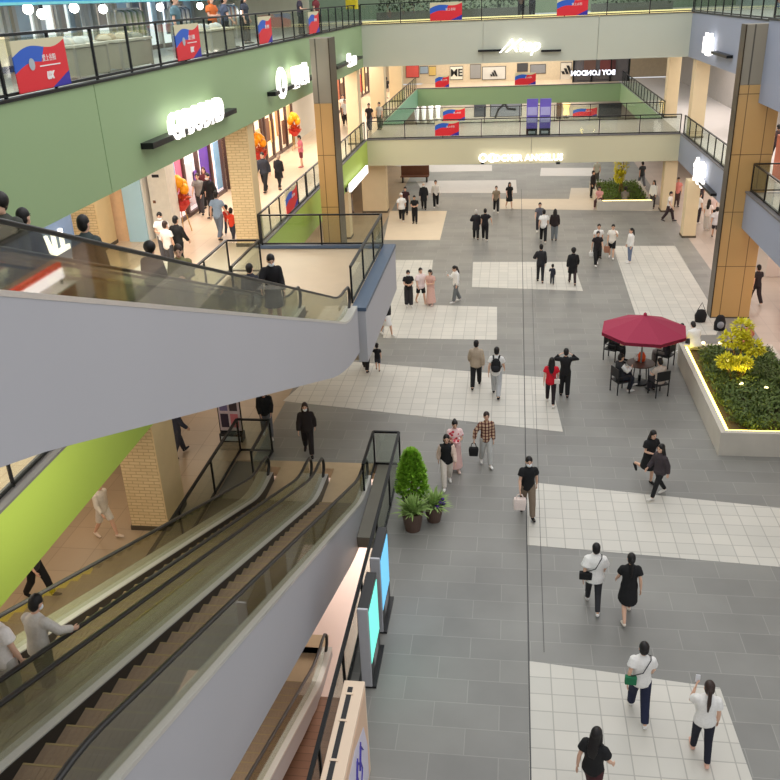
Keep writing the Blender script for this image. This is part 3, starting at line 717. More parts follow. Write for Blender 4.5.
right_blue = mat('slate_fascia_paint', (150,158,176), .55, .3, .05)
white_w = mat('white_wall', (226,222,214), .7, .5, .05)
soff = mat('soffit_paint', (206,204,200), .8, .5, .05)
dark_m = mat('dark_metal', (34,36,38), .4, 15, .15, metal=.5)
grey_ledge = mat('grey_ledge', (112,110,112), .5, 3, .08)
navy_k = mat('navy_kerb', (74,90,112), .4, 2, .1)
panel_g = mat('escalator_panel', (180,180,185), .55, .4, .04)
steel = mat('brushed_steel', (206,204,198), .3, 40, .1, metal=.35)
rubber = mat('black_rubber', (30,29,28), .4, 20, .1)
glass = glassmat('clear_glass', (.86,.90,.87), .05)
eglass = glassmat('escalator_glass', (.75,.77,.68), .07)
brick = bricky('yellow_brick', (228,204,158), (220,194,148), (190,164,122), .28, .09, .012, .8, vert=True)
plaster = mat('pale_stone', (224,198,150), .6, 2, .08)
gold = bricky('gold_panels', (196,156,98), (200,160,102), (110,84,48), .72, 2.1, .016, .3, vert=True, offset=0, noise=.06, spec=.6)
goldgrey = bricky('bronze_grey_panels', (148,140,124), (150,142,126), (90,84,74), .75, 4.0, .03, .3, vert=True, offset=0, noise=.06)
cream_p = mat('cream_pillar_stone', (230,210,172), .6, 2, .06)
XL, XR, YB, YB2, YE = -8.4, 9.5, 51.0, 57.5, 80.5
L2B, L3B = 2.95, 8.46
# ground floor
f = MB(); f.box(-2.95,9.3,-2,95,-.35,0); f.box(-7.2,-2.95,20.8,95,-.35,0); struct('floor', f, paving, origin=(0,0,0))
f = MB(); f.box(-24,-7.7,-2,20.8,-.35,0); f.box(-24,-7.2,20.8,95,-.35,0); struct('floor.001', f, tan, origin=(0,0,0))
struct('floor.002', MB().box(9.3,26,-2,95,-.35,0), beige_f, origin=(0,0,0))
def inlay(name, poly, m=pale):
    mb = MB(); mb.prism([(p[0],p[1],.0) for p in poly], (0,0,.006))
    return struct(name, mb, m, origin=(poly[0][0],poly[0][1],0))
def q(*pp): return [G(x, y) for x, y in pp]
A = q((528,661),(720,688)); 
inlay('paving_inlay', [A[0],A[1],(4.3,7.5),(.5,7.5)])
A = q((527,482),(780,508),(780,567),(527,545)); d1 = (A[1]-A[0])/ (A[1]-A[0]).length; d2 = (A[2]-A[3])/(A[2]-A[3]).length
inlay('paving_inlay', [A[0],A[1]+d1*2.2,A[2]+d2*2.6,A[3]])
inlay('paving_inlay', q((283,401),(563,432),(550,378),(330,360)))
inlay('paving_inlay', q((497,340),(497,307),(428,305),(433,260),(392,260),(383,338)))
inlay('paving_inlay', q((473,262),(573,262),(583,291),(472,287)))
inlay('paving_inlay', q((613,246),(675,246),(722,324),(716,335),(642,335)))
inlay('paving_inlay', q((390,211),(447,211),(440,240),(384,240)), mat('cream_inlay', (222,204,178), .5, 2, .06))
inlay('paving_inlay', q((416,181),(516,180),(517,193),(424,193)), mat('grey_white_inlay', (206,200,194), .5, 2, .06))
inlay('paving_inlay', q((500,199),(569,199),(571,188),(600,188),(606,199),(668,206),(662,211),(500,209)), mat('beige_white_inlay', (206,196,180), .5, 2, .06))
inlay('paving_inlay', q((541,168),(600,168),(600,176),(540,176)), mat('grey_white_inlay', (206,200,194)))
inlay('paving_inlay', q((390,165),(492,165),(492,171),(432,172)), mat('grey_white_inlay', (206,200,194)))
for i, (xa, xb, ya, yb, w) in enumerate([(.49,.79,3,58,.028),(.86,1.12,13.5,40,.012)]):
    m_ = MB(); m_.prism([(xa,ya,0),(xa+w,ya,0),(xb+w,yb,0),(xb,yb,0)], (0,0,.009)); struct('trim_%d' % (i+1), m_, mat('slot_drain', (70,70,70), .5), origin=(xa,ya,0))
# basement
bz = ZB
struct('floor.003', MB().box(-12,2,16.3,34,bz-.2,bz), mat('pink_floor', (238,216,206), .3, 1, .05), origin=(-5,16.3,bz))
struct('floor.004', MB().box(-12,2,-2,16.3,bz-.2,bz-.001), bricky('brown_boards', (150,112,90), (138,102,82), (112,84,66), 1.2, .22, .01, .4), origin=(-5,16,bz))
struct('wall_basement_right', MB().box(-1.2,-1.0,-2,34,bz,-.35), mat('cream_wall', (238,222,204), .7))
struct('wall_basement_back', MB().box(-12,-1.2,33.8,34,bz,-.35), mat('cream_wall', (236,214,190)))
struct('wall_basement_left', MB().box(-12,-11.8,-2,33.8,bz,-.35), mat('cream_wall', (236,214,190)))
# upper floors: slabs, ledges and fascia panels
def slab(name, x0, x1, y0, y1, zt, zb, m): return struct(name, MB().box(x0,x1,y0,y1,zb+.02,zt), [m], origin=((x0+x1)/2,(y0+y1)/2,zt))
slab('floor_gallery_left', -24, XL, -2, 85, Z2, L2B, cream_f)
s_ = MB(); s_.box(XL,-3.8,24.6,27.6,L2B+.02,Z2); s_.box(-7.45,-3.8,21.3,24.6,L2B+.02,Z2); struct('floor_landing', s_, mat('landing_floor', (190,170,144), .35, 1.5, .08), origin=(-6,24,Z2))
slab('floor_landing_upper', XL+.1, -3.4, -2, 4.5, ZL, L2B, cream_f)
slab('floor_bridge', XL, XR, YB, YB2, Z2, L2B, mat('bridge_floor', (176,168,158), .4, 1, .06))
slab('floor_gallery_near', 8.75, 26, 15, 33.05, 4.9, 3.6, mat('pale_gallery_floor', (222,216,214), .35, 1, .05))
slab('floor_top_near', 8.75, 26, 15, 33.05, 10.75, 8.1, mat('top_gallery_floor', (196,196,184), .4, 1, .06))
slab('floor_gallery_right', XR, 26, 33.8, 85, Z2, L2B, mat('pale_gallery_floor', (222,216,214), .35, 1, .05))
slab('floor_gallery_back', XL, XR, YE, 90, Z2, L2B, cream_f)
top_f = mat('top_gallery_floor', (196,196,184), .4, 1, .06)
slab('floor_top_left', -24, XL, -2, 85, Z3, L3B, top_f)
slab('floor_top_bridge', XL, XR, YB, YB2, Z3, L3B, top_f)
slab('floor_top_right', XR, 26, 33.8, 85, Z3, L3B, top_f)
slab('floor_top_landing', XL, -3.6, -2, 3.4, Z3, L3B, top_f)
def fascia(name, x0, x1, y0, y1, z0, z1, m): return struct(name, MB().box(x0,x1,y0,y1,z0,z1), m, origin=((x0+x1)/2,(y0+y1)/2,z0))
fascia('wall_left_upper_fascia', XL, XL+.06, 17.25, YB, L3B, Z3+.05, green)
fascia('wall_left_upper_fascia.001', XL, XL+.06, -2, 17.22, L3B, Z3+.05, green)
fascia('wall_left_lower_fascia', XL, XL+.06, -2, 21.3, L2B, Z2+.02, lime)
fascia('wall_left_lower_fascia.001', XL, XL+.06, 27.6, YB, L2B, Z2+.02, lime)
fascia('wall_back_lower_fascia', XL+.06, 1.2, YB-.06, YB, L2B, Z2+.02, far_cream)
fascia('wall_back_lower_fascia.001', 1.23, XR-.06, YB-.06, YB, L2B, Z2+.02, far_cream)
fascia('wall_back_upper_fascia', XL+.06, -1.6, YB-.06, YB, L3B, Z3+.05, far_grey)
fascia('wall_back_upper_fascia.001', -1.57, 4.6, YB-.06, YB, L3B, Z3+.05, far_grey)
fascia('wall_back_upper_fascia.002', 4.63, XR-.06, YB-.06, YB, L3B, Z3+.05, far_grey)
fascia('wall_right_lower_fascia', XR-.06, XR, 33.8, YB, L2B, Z2+.02, right_blue)
f_ = MB(); f_.box(8.69,8.75,15,33.11,3.6,4.92).box(8.75,26,33.05,33.11,3.6,4.92); struct('wall_right_near_lower_fascia', f_, right_blue)
f_ = MB(); f_.box(8.69,8.75,15,33.11,8.1,10.8).box(8.75,26,33.05,33.11,8.1,10.8); struct('wall_right_near_upper_fascia', f_, right_blue)
fascia('wall_right_upper_fascia', XR-.06, XR, 33.8, YB, L3B, Z3+.05, right_blue)
fascia('wall_second_left_fascia', XL, XL+.06, YB2, YE, L2B, Z2+.02, mat('teal_fascia', (140,190,160), .5, .3, .05))
fascia('wall_second_right_fascia', XR-.06, XR, YB2, YE, L2B, Z2+.02, green)
fascia('wall_second_back_fascia', XL+.06, XR-.06, YE-.06, YE, L2B, Z2+.02, green)
fascia('wall_landing_fascia', -3.8, -3.74, 21.3, 27.6, L2B, Z2+.02, panel_g)
fascia('wall_landing_front', -4.0, -3.74, 21.24, 21.3, L2B, Z2+.02, panel_g)
# dark ledges along the slab edges
struct('trim_3', MB().box(XL-.28,XL+.08,-2,21.3,Z2+.02,Z2+.07), grey_ledge)
struct('trim_4', MB().box(XL-.2,XL+.08,27.6,YB,Z2+.02,Z2+.07), grey_ledge)
struct('trim_5', MB().box(XL,XR,YB-.1,YB+.15,Z2+.02,Z2+.08), grey_ledge)
struct('trim_6', MB().box(XR-.1,XR+.2,33.8,YB,Z2+.02,Z2+.08), grey_ledge)
struct('trim_7', MB().box(-4.12,-3.72,21.22,27.62,Z2+.02,Z2+.12), navy_k)
struct('trim_8', MB().box(XL,-4.12,27.45,27.65,Z2+.02,Z2+.12), navy_k)
struct('trim_9', MB().box(XL-.1,XL+.1,-2,YB,Z3+.05,Z3+.1), dark_m)
struct('trim_10', MB().box(XL,XR,YB-.1,YB+.1,Z3+.05,Z3+.1), mat('bronze_trim', (120,112,92), .5))
led = tag(MB().box(XL+.1,XR-.1,YB+.14,YB+.2,Z3+.02,Z3+.24).build('light_strip', emat('warm_led', (255,236,170), 1.1)), 'warm light strip along the foot of the far top railing', 'light strip')
struct('trim_11', MB().box(XR-.1,XR+.1,33.8,YB,Z3+.05,Z3+.1), dark_m)
struct('trim_16', MB().box(8.65,8.95,15,33.13,4.92,4.98), grey_ledge)
struct('trim_17', MB().box(8.65,8.9,15,33.13,10.8,10.86), dark_m)
struct('trim_12', MB().box(XL,XR,YE-.1,YE+.1,Z2+.02,Z2+.08), grey_ledge)
# walls
struct('wall_left', MB().box(-12.9,-12.7,28.6,85,Z2,L3B), white_w)
struct('wall_left.001', MB().box(-22,-21.8,-2,28.6,Z2,L3B), white_w)
struct('wall_left.002', MB().box(-21.8,-12.9,28.6,28.8,Z2,L3B), mat('warm_wall', (226,190,150), .7))
struct('wall_left.003', MB().box(-16.2,-16,-2,85,0,L2B), mat('tan_wall', (222,190,150), .7))
struct('wall_left.004', MB().box(-13.4,-13.2,8,60,Z3,13.6), mat('shop_wall_top', (206,204,184), .7, .6, .1))
struct('wall_back', MB().box(-16,18,86,86.2,0,L2B), mat('back_wall_ground', (196,188,176), .7))
struct('wall_back.001', MB().box(-16,18,86,86.2,Z2,L3B), mat('back_wall_upper', (214,198,170), .7))
struct('wall_back.002', MB().box(-24,26,66,66.2,Z3,14.0), mat('back_wall_top', (128,146,122), .7, .6, .15))
struct('wall_right', MB().box(17,17.2,15,86,0,L2B), mat('right_wall_ground', (214,196,186), .7))
struct('wall_right.001', MB().box(14.5,14.7,15,86,Z2,L3B), mat('right_wall_upper', (176,170,166), .7))
struct('trim_18', MB().box(14.3,14.5,46,86,Z2+2.6,L3B), mat('right_header', (206,196,184), .6))
struct('wall_right.002', MB().box(15,15.2,15,66,Z3,14.0), mat('right_wall_top', (160,176,170), .7))
struct('ceiling', MB().box(-24,XL-.3,-2,60,13.6,13.8), soff)
# ------------------------------------------------------------ pillars
def pillar(label, x0, x1, y0, y1, parts_):
    t = thing('pillar', label, 'pillar', ((x0+x1)/2,(y0+y1)/2,parts_[0][1]))
    for n, z0, z1, m in parts_: MB().box(x0,x1,y0,y1,z0,z1).build(n, m, t, bevel=.02)
    return t
def tall(label, x0, x1, y0, y1, zs):
    t = pillar(label, x0, x1, y0, y1, [('lower_cladding', 0, zs, gold), ('upper_cladding', zs, 10.68, goldgrey)])
    MB().box(x0-.03,x0+.01,y0-.02,y1,.0,10.68).build('edge_strip', mat('dark_bronze', (70,58,42), .35, 10, .1, metal=.4), t) if x0 > 0 else MB().box(x1-.01,x1+.03,y0-.02,y1,.0,10.68).build('edge_strip', mat('dark_bronze', (70,58,42), .35, 10, .1, metal=.4), t)
    MB().box(x0-.012,x1+.012,y0-.012,y1+.012,0,.05).build('plinth', mat('pillar_plinth', (84,74,60), .5), t)
    return t
tall('tall gold panelled pillar on the left with grey upper cladding', -7.72, -6.98, 34.6, 35.8, 8.3)
tall('tall gold panelled pillar on the right behind the planter', 7.98, 9.42, 33.1, 33.75, 8.7)
def brickp(label, x0, x1, y0, y1, z0, z1):
    t = thing('pillar', label, 'pillar', ((x0+x1)/2,(y0+y1)/2,z0))
    MB().box(x0,x1,y0,y1,z0,z1).build('brick_core', brick, t)
    MB().box(x1,x1+.03,y0+.005,y1-.005,z0,z1).build('side_panel', plaster, t)
    MB().box(x0-.03,x1+.05,y0-.03,y1+.03,z0,z0+.12).build('plinth', mat('pillar_plinth', (84,74,60)), t)
brickp('yellow brick pillar standing behind the landing rail on the upper gallery', -9.25, -8.5, 27.8, 28.5, Z2, L3B)
brickp('yellow brick pillar on the ground floor under the lime gallery', -9.3, -8.36, 17.1, 18.3, 0, L2B)
brickp('orange lit brick pillar far left behind the upper escalator', -15.7, -13.9, 27.2, 28.4, Z2, L3B)
for lab, x0, x1, y0, y1, z0, z1 in [
    ('cream pillar at the far left corner of the upper gallery', -9.2, -8.5, 49.6, 50.6, Z2, L3B),
    ('cream pillar beyond the bridge on the far left gallery, nearer one', -9.6, -8.6, 61, 62, Z2, L3B),
    ('cream pillar beyond the bridge on the far left gallery, farther one', -9.6, -8.6, 71, 72, Z2, L3B),
    ('cream pillar at the bridge corner on the right, nearer of two upper ones', 9.6, 10.35, 49.5, 50.3, Z2, L3B),
    ('cream pillar behind the bridge rail on the right, farther of two upper ones', 9.62, 10.35, 57.8, 58.6, Z2, L3B),
    ('pale ground pillar by the counter queue, nearer of two', 9.0, 9.65, 45.3, 46.0, 0, L2B),
    ('pale ground pillar at the right end of the far planter', 8.8, 9.5, 51.1, 51.9, 0, L2B),
    ('cream ground pillar under the far left corner', -8.9, -7.4, 51.6, 52.4, 0, L2B),
    ('cream ground pillar under the left gallery before the far corner', -9.4, -8.6, 45.4, 46.2, 0, L2B)]:
    t = pillar(lab, x0, x1, y0, y1, [('shaft', z0, z1, cream_p)])
    MB().box(x0-.03,x1+.03,y0-.03,y1+.03,z0,z0+.1).build('plinth', mat('pillar_plinth', (84,74,60)), t)
# ------------------------------------------------------------ railings
def railing(label, segs, z0, h=1.0, sp=1.5, g=glass, mid=False, group='glass railings'):
    x, y = segs[0]
    t = thing('railing', label, 'railing', (x, y, z0), group)
    done = []
    for (xa, ya), (xb, yb) in zip(segs[:-1], segs[1:]):
        a = Vector((xa,ya,z0)); b = Vector((xb,yb,z0)); ln = (b-a).length; n = max(1, round(ln/sp)); d = (b-a)/n
        for i in range(n+1):
            p = a+d*i
            if any((p-qq).length < .1 for qq in done): continue
            done.append(p)
            MB().box(p.x-.025,p.x+.025,p.y-.025,p.y+.025,z0,z0+h).build('post', dark_m, t)
        for i in range(n):
            p = a+d*i; r = a+d*(i+1); u = (r-p).normalized()*.05
            m_ = MB(); m_.bar(p+u+Vector((0,0,.08+(h-.14)/2)), r-u+Vector((0,0,.08+(h-.14)/2)), .012, h-.14); m_.build('glass_panel', g, t)
        m_ = MB(); m_.bar(a+Vector((0,0,h)), b+Vector((0,0,h)), .07, .05); m_.build('top_rail', dark_m, t)
        m_ = MB(); m_.bar(a+Vector((0,0,.05)), b+Vector((0,0,.05)), .05, .05); m_.build('bottom_rail', dark_m, t)
    return t
railing('glass railing of the top left gallery above the green fascia', [(XL-.02,10.6),(XL-.02,YB)], Z3+.1, .98, 1.72)
railing('glass railing of the far top bridge', [(XL+.05,YB),(XR-.05,YB)], Z3+.1, 1.0, 2.2)
railing('glass railing of the top right gallery', [(XR+.02,YB),(XR+.02,34.0)], Z3+.1, 1.0, 1.7)
railing('glass railing of the left upper gallery before the gold pillar', [(XL-.05,27.9),(XL-.05,35.2)], Z2+.07, 1.0, 1.5)
railing('glass railing of the left upper gallery between gold pillar and far corner', [(XL-.05,35.4),(XL-.05,YB-.1)], Z2+.07, 1.0, 1.5)
railing('dark railing on the lime gallery ledge at the left', [(XL-.12,5.5),(XL-.12,24.6),(-7.5,24.6),(-7.5,21.8)], Z2+.07, 1.0, 2.2)
railing('glass railing along the front of the far bridge', [(XL+.1,YB),(XR-.1,YB)], Z2+.08, 1.0, 2.1)
railing('glass railing along the back of the far bridge', [(XL+.1,YB2-.1),(XR-.1,YB2-.1)], Z2, 1.0, 2.1)
railing('dark railing of the far left gallery beyond the bridge', [(XL-.05,YB2+.2),(XL-.05,YE-.2)], Z2+.02, 1.0, 1.5)
railing('dark railing of the far right gallery beyond the bridge', [(XR+.05,YB2+.2),(XR+.05,YE-.2)], Z2+.02, 1.0, 1.5)
railing('dark railing of the right upper gallery beyond the gold pillar', [(XR+.02,YB-.5),(XR+.02,34.7)], Z2+.08, 1.0, 1.6)
railing('dark railing of the right upper gallery before the gold pillar', [(12.5,33.0),(8.82,33.0),(8.82,22)], 4.98, 1.0, 1.7)
railing('glass railing of the top right gallery in front of the gold pillar', [(12.5,33.0),(8.82,33.0),(8.82,22)], 10.86, 1.0, 1.7)
railing('dark railing around the escalator landing corner', [(XL+.12,27.55),(-4.15,27.55),(-4.15,21.6)], Z2+.12, 1.02, 2.05)
railing('long dark railing along the right side of the escalator opening', [(-2.9,5.5),(-2.9,20.75),(-3.62,20.75),(-3.62,18.9)], 0, 1.05, 2.3)
railing('dark railing along the left side of the escalator opening', [(-7.72,7.0),(-7.72,21.3),(-6.75,21.3),(-6.75,19.4)], 0, 1.05, 2.3)
# ------------------------------------------------------------ escalators
GRP = 'escalators'
def sm(fn, y, w=.55): return sum(fn(y+w*k/3.0) for k in range(-3,4))/7.0
def escalator(label, x0, x1, yc, z0, z1, th0, th1, claddings=(1,1), m=ESLOPE, dl=.14, dr=.14):
    yt = yc-(z1-z0)/m
    fn = lambda y: nose(y, yc, z0, z1, m)
    t = thing('escalator', label, 'escalator', ((x0+x1)/2, yc, z0), GRP)
    ya, yb = yt-1.6, yc+1.25
    ys = [ya+(yb-ya)*i/60 for i in range(61)]
    # steps and comb plates
    k = 0; y = yc; first = None
    b0 = wloc(t)
    while y > yt+.2:
        zt = z0+.4*m*(k+1)
        if first is None:
            s = MB(); s.box(x0+.12,x1-.12,y-.4,y,zt-.22,zt); s.cur = 1
            s.box(x0+.12,x1-.12,y-.02,y+.004,zt-.004,zt+.003); s.cur = 0
            for g_ in range(1, 14):
                xx = x0+.12+(x1-x0-.24)*g_/14; s.box(xx-.012,xx+.012,y-.39,y-.04,zt,zt+.006)
            first = s.build('step', [mat('step_metal', (142,122,100), .45, 20, .15, metal=.2), mat('step_edge', (150,132,92), .5)], t)
            p0 = (y, zt)
        else:
            o = bpy.data.objects.new('step', first.data); COL.objects.link(o); o.parent = t
            o.location = first.location+Vector((0, y-p0[0], zt-p0[1]))
        k += 1; y -= .4
    MB().box(x0+.12,x1-.12,yc,yc+2.0,z0-.1,z0+.012).build('floor_plate', mat('comb_plate', (198,176,144), .35, 4, .08, metal=.2), t)
    MB().box(x0+.12,x1-.12,yt-2.0,yt,z1-.1,z1+.012).build('floor_plate', mat('comb_plate', (206,176,138)), t)
    for sd, x in ((-1,x0),(1,x1)):
        # glass balustrade
        v = []; fs = []
        ysg = [yy for yy in ys if yt-1.2 <= yy <= yc+1.0]; n = len(ysg)
        for xx in (x-.006, x+.006):
            for yy in ysg: v.append((xx, yy, sm(fn,yy)+.26))
            for i, yy in enumerate(ysg):
                cut = max(0, (yy-(yc+.75))*.5)
                v.append((xx, yy, sm(fn,yy)+.86-cut))
        for i in range(n-1):
            fs += [(i,i+1,n+i+1,n+i), (2*n+i+1,2*n+i,3*n+i,3*n+i+1), (i+1,i,2*n+i,2*n+i+1), (n+i,n+i+1,3*n+i+1,3*n+i)]
        fs += [(0,n,3*n,2*n), (n-1,3*n-1,4*n-1,2*n-1)]
        MB().add(v, fs).build('glass_balustrade', eglass, t)
        # handrail with its newel turn
        pts = [(x, yc+1.02, z0+.24)]
        pts += [(x, yc+.95+.34*math.sin(a)*1.0, z0+.55-.32*math.cos(a)) for a in [D(30),D(60),D(90),D(120),D(150)]]
        yh = [yy for yy in ys if yt-.9 <= yy <= yc+.85][::-1]
        pts += [(x, yy, sm(fn,yy)+.885) for yy in yh]
        pts += [(x, yt-.95-.34*math.sin(a), z1+.55+.32*math.cos(a)) for a in [D(30),D(60),D(90),D(120),D(150)]]
        MB().tube(pts, [(.042,.026)]*len(pts), n=8).build('handrail', rubber, t, smooth=True)
        # steel deck beside the glass
        wo = dl if sd < 0 else dr
        xa, xb = (x-wo, x+.11) if sd < 0 else (x-.11, x+wo)
        v = []; fs = []; N_ = len(ys)
        for yy in ys:
            z = sm(fn, yy)
            v += [(xa,yy,z+.27),(xb,yy,z+.27),(xb,yy,z+.215),(xa,yy,z+.215)]
        for i in range(N_-1):
            for j in range(4): fs.append((i*4+j, i*4+(j+1)%4, i*4+4+(j+1)%4, i*4+4+j))
        fs += [(3,2,1,0), tuple(4*(N_-1)+j for j in range(4))]
        MB().add(v, fs).build('deck', steel, t)
        xi = xb+.004 if sd < 0 else xa-.004
        v = []; fs = []
        for yy in ys:
            z = sm(fn, yy); v += [(xi-.004,yy,z+.25),(xi+.004,yy,z+.25),(xi+.004,yy,z-.1),(xi-.004,yy,z-.1)]
        for i in range(N_-1):
            for j in range(4): fs.append((i*4+j, i*4+(j+1)%4, i*4+4+(j+1)%4, i*4+4+j))
        fs += [(3,2,1,0), tuple(4*(N_-1)+j for j in range(4))]
        MB().add(v, fs).build('skirt_panel', rubber, t)
    # truss with side cladding and soffit
    v = []; fs = []; N_ = len(ys); xa, xb = x0-dl+.005, x1+dr-.005
    for i, yy in enumerate(ys):
        z = sm(fn, yy); zl = sm(fn, yy, 2.2); u = 1-i/60.0
        th = th0+(th1-th0)*u
        v += [(xa,yy,z+.22),(xa+.03,yy,z+.22),(xa+.03,yy,z-.28),(xb-.03,yy,z-.28),(xb-.03,yy,z+.22),(xb,yy,z+.22),(xb,yy,zl-th),(xa,yy,zl-th)]
    for i in range(N_-1):
        for j in range(8): fs.append((i*8+j, i*8+8+j, i*8+8+(j+1)%8, i*8+(j+1)%8))
    fs += [tuple(range(8)), tuple(8*(N_-1)+j for j in range(8))[::-1]]
    MB().add(v, fs).build('truss_cladding', panel_g, t)
    return t
escalator('near upper escalator rising left from the landing with a broad grey side panel', -5.42, -4.1, UPC, Z2, Z3, 1.1, 1.2, dl=.22, dr=.2)
escalator('rear upper escalator rising left behind the grey panelled one', -7.1, -5.86, UPC, Z2, Z3, 1.35, 1.35, dl=.2, dr=.2)
escalator('right lower escalator with the grey side panel above the basement', -4.86, -3.66, LOWC, 0, ZL, .85, 1.9, dl=.17, dr=.1)
le = escalator('left lower escalator climbed by the man in cream sleeves', -6.4, -5.2, LOWC, 0, ZL, .85, 1.5, dl=.3, dr=.16)
v = []; yy = [9.2+.2*i for i in range(15)]  # yellow strip along the inner skirt, painted in place of a light reflection
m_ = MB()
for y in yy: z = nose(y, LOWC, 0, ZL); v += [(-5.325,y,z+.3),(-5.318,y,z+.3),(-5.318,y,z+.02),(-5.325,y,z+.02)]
m_.add(v, [(i*4+j, i*4+(j+1)%4, i*4+4+(j+1)%4, i*4+4+j) for i in range(14) for j in range(4)]+[(3,2,1,0),(56,57,58,59)]); m_.build('painted_reflection', mat('yellow_reflection_tint', (250,226,30), .3, 1, .1), le)
escalator('basement escalator visible below the right lower one', -5.88, -4.72, BASC, ZB, 0, .25, .4)
# plates around the landings
struct('trim_13', MB().box(-6.75,-3.62,20.45,20.8,-.3,.004), mat('comb_plate', (206,176,138)))
struct('trim_14', MB().box(-7.7,-6.72,8,20.8,-.32,-.06), mat('well_plate', (122,118,108), .45, 2, .1, metal=.3))
struct('trim_15', MB().box(-3.55,-2.95,17.2,20.8,-.32,-.02), mat('well_plate', (104,98,84)))
# ------------------------------------------------------------ signs
glow = emat('sign_glow', (255,250,244), 1.9)
glow2 = emat('sign_glow_soft', (236,240,255), 1.6)
def sign_left(label, words_, xc0, xc1, Yf, size, bold, bracket, ring=False):
    a = GX(xc0[0], xc0[1], XL+.3); b = GX(xc1[0], xc1[1], XL+.3); c = (a+b)/2
    t = thing('shop_sign', label, 'sign', (XL+.3, c.y, c.z), 'lit shop signs')
    MB().box(XL+.06,XL+.36,bracket[0],bracket[1],bracket[2]-.07,bracket[2]+.07).build('bracket_bar', dark_m, t, bevel=.01)
    org = (XL+.32, c.y, c.z)
    if ring:
        r = MB(); y0 = a.y; n = 20
        r.tube([(XL+.32, y0+ring*math.cos(2*PI*k/n), a.z+ring*math.sin(2*PI*k/n)) for k in range(n+1)], .09, n=6, cap=0); r.build('emblem', glow, t)
        org = (XL+.32, c.y+ring*.9, c.z)
    text('letters', words_, size, org, (0,1,0), (0,0,1), glow, t, .07, bold)
    return t
a = GX(146,143,XL+.2); b = GX(232,113,XL+.2)
sign_left('glowing white letters on the green fascia, nearest and largest sign', 'GPBODRD', (168,124), (222,114), 0, .86, .012, (a.y,b.y,(a.z+b.z)/2))
a = GX(271,93,XL+.2); b = GX(312,78,XL+.2)
sign_left('glowing white emblem and characters on the green fascia left of the gold pillar', '國旺仙', (281,83), (312,73), 0, .85, .008, (a.y,b.y,(a.z+b.z)/2), ring=.45)
a = GX(334,67,XL+.2); b = GX(360,58,XL+.2)
sign_left('small glowing white sign on the green fascia right of the gold pillar', 'Como', (343,62), (359,58), 0, .9, .015, (a.y,b.y,(a.z+b.z)/2))
def sign_back(label, words_, px, py, wpx, size, bold, bracket, shear=0, dots=0, group='lit shop signs'):
    p = GY(px, py, YB-.3); t = thing('shop_sign', label, 'sign', p, group)
    for x0, x1 in bracket:
        a = GY(x0, py+5, YB-.2); b = GY(x1, py+5, YB-.2); MB().box(a.x,b.x,YB-.32,YB-.05,a.z-.05,a.z+.05).build('bracket_bar', dark_m, t)
    tx = text('letters', words_, size, p, (1,0,0), (0,0,1), glow, t, .06, bold, shear)
    for k in range(dots):
        d_ = GY(px-wpx/2-5-9*k, py, YB-.3); r = MB()
        r.tube([(d_.x+.2*math.cos(2*PI*i/16), d_.y, d_.z+.2*math.sin(2*PI*i/16)) for i in range(17)], .06, n=6, ref=(0,1,0), cap=0); r.build('emblem', glow, t)
    return t
sign_back('glowing white slanted script sign on the stone grey fascia of the top bridge', '∕Xtep', 521, 46, 34, .9, .015, [(478,503),(541,561)], .35)
sign_back('long glowing white sign with two rings on the cream bridge fascia', 'LOCKER ANGELUS', 526, 158, 58, .5, .006, [(481,484),(556,560)], 0, 2)
# signs on the right fascias, facing left
def sign_right(label, words_, px, py, X, size, bpx):
    p = GX(px, py, X); t = thing('shop_sign', label, 'sign', p, 'lit shop signs')
    text('letters', words_, size, p, (0,-1,0), (0,0,1), glow, t, .07, .04)
    a = GX(bpx[0], bpx[1], X+.15); b = GX(bpx[2], bpx[3], X+.15)
    MB().box(X-.08,X+.22,min(a.y,b.y),max(a.y,b.y),(a.z+b.z)/2-.06,(a.z+b.z)/2+.06).build('bracket_bar', dark_m, t)
sign_right('glowing white sign on the slate upper fascia left of the right gold pillar', '山水', 708, 46, XR-.25, 1.0, (716,52,732,57))
sign_right('glowing white sign on the slate lower fascia above the counter queue', '食光', 699, 174, XR-.25, 1.2, (703,184,716,193))
t = thing('shop_sign', 'slanted glowing strip sign on the lower fascia behind the gold pillar', 'sign', GX(357,178,XL+.3), 'lit shop signs')
m_ = MB(); a = GX(350,188,XL+.3); b = GX(367,169,XL+.3); m_.bar(a, b, .12, .42); m_.build('light_box', glow, t); m_ = MB(); m_.bar(a+Vector((-.12,-.5,0)), b+Vector((-.12,.2,0)), .1, .2); m_.build('bracket_bar', dark_m, t)
# reversed sign seen from behind beyond the bridge
p = GY(593,73,79.6); t = thing('shop_sign', 'pale blue lit sign seen from behind over the dark shop glass', 'sign', p, 'lit shop signs')
text('letters', 'BOY LONDON', .56, p, (-1,0,0), (0,0,1), glow2, t, .04, .02)
a = GY(577,77,79.7); b = GY(612,75,79.7); MB().box(a.x,b.x,79.6,79.75,a.z-.30,a.z-.26).build('bracket_bar', dark_m, t)
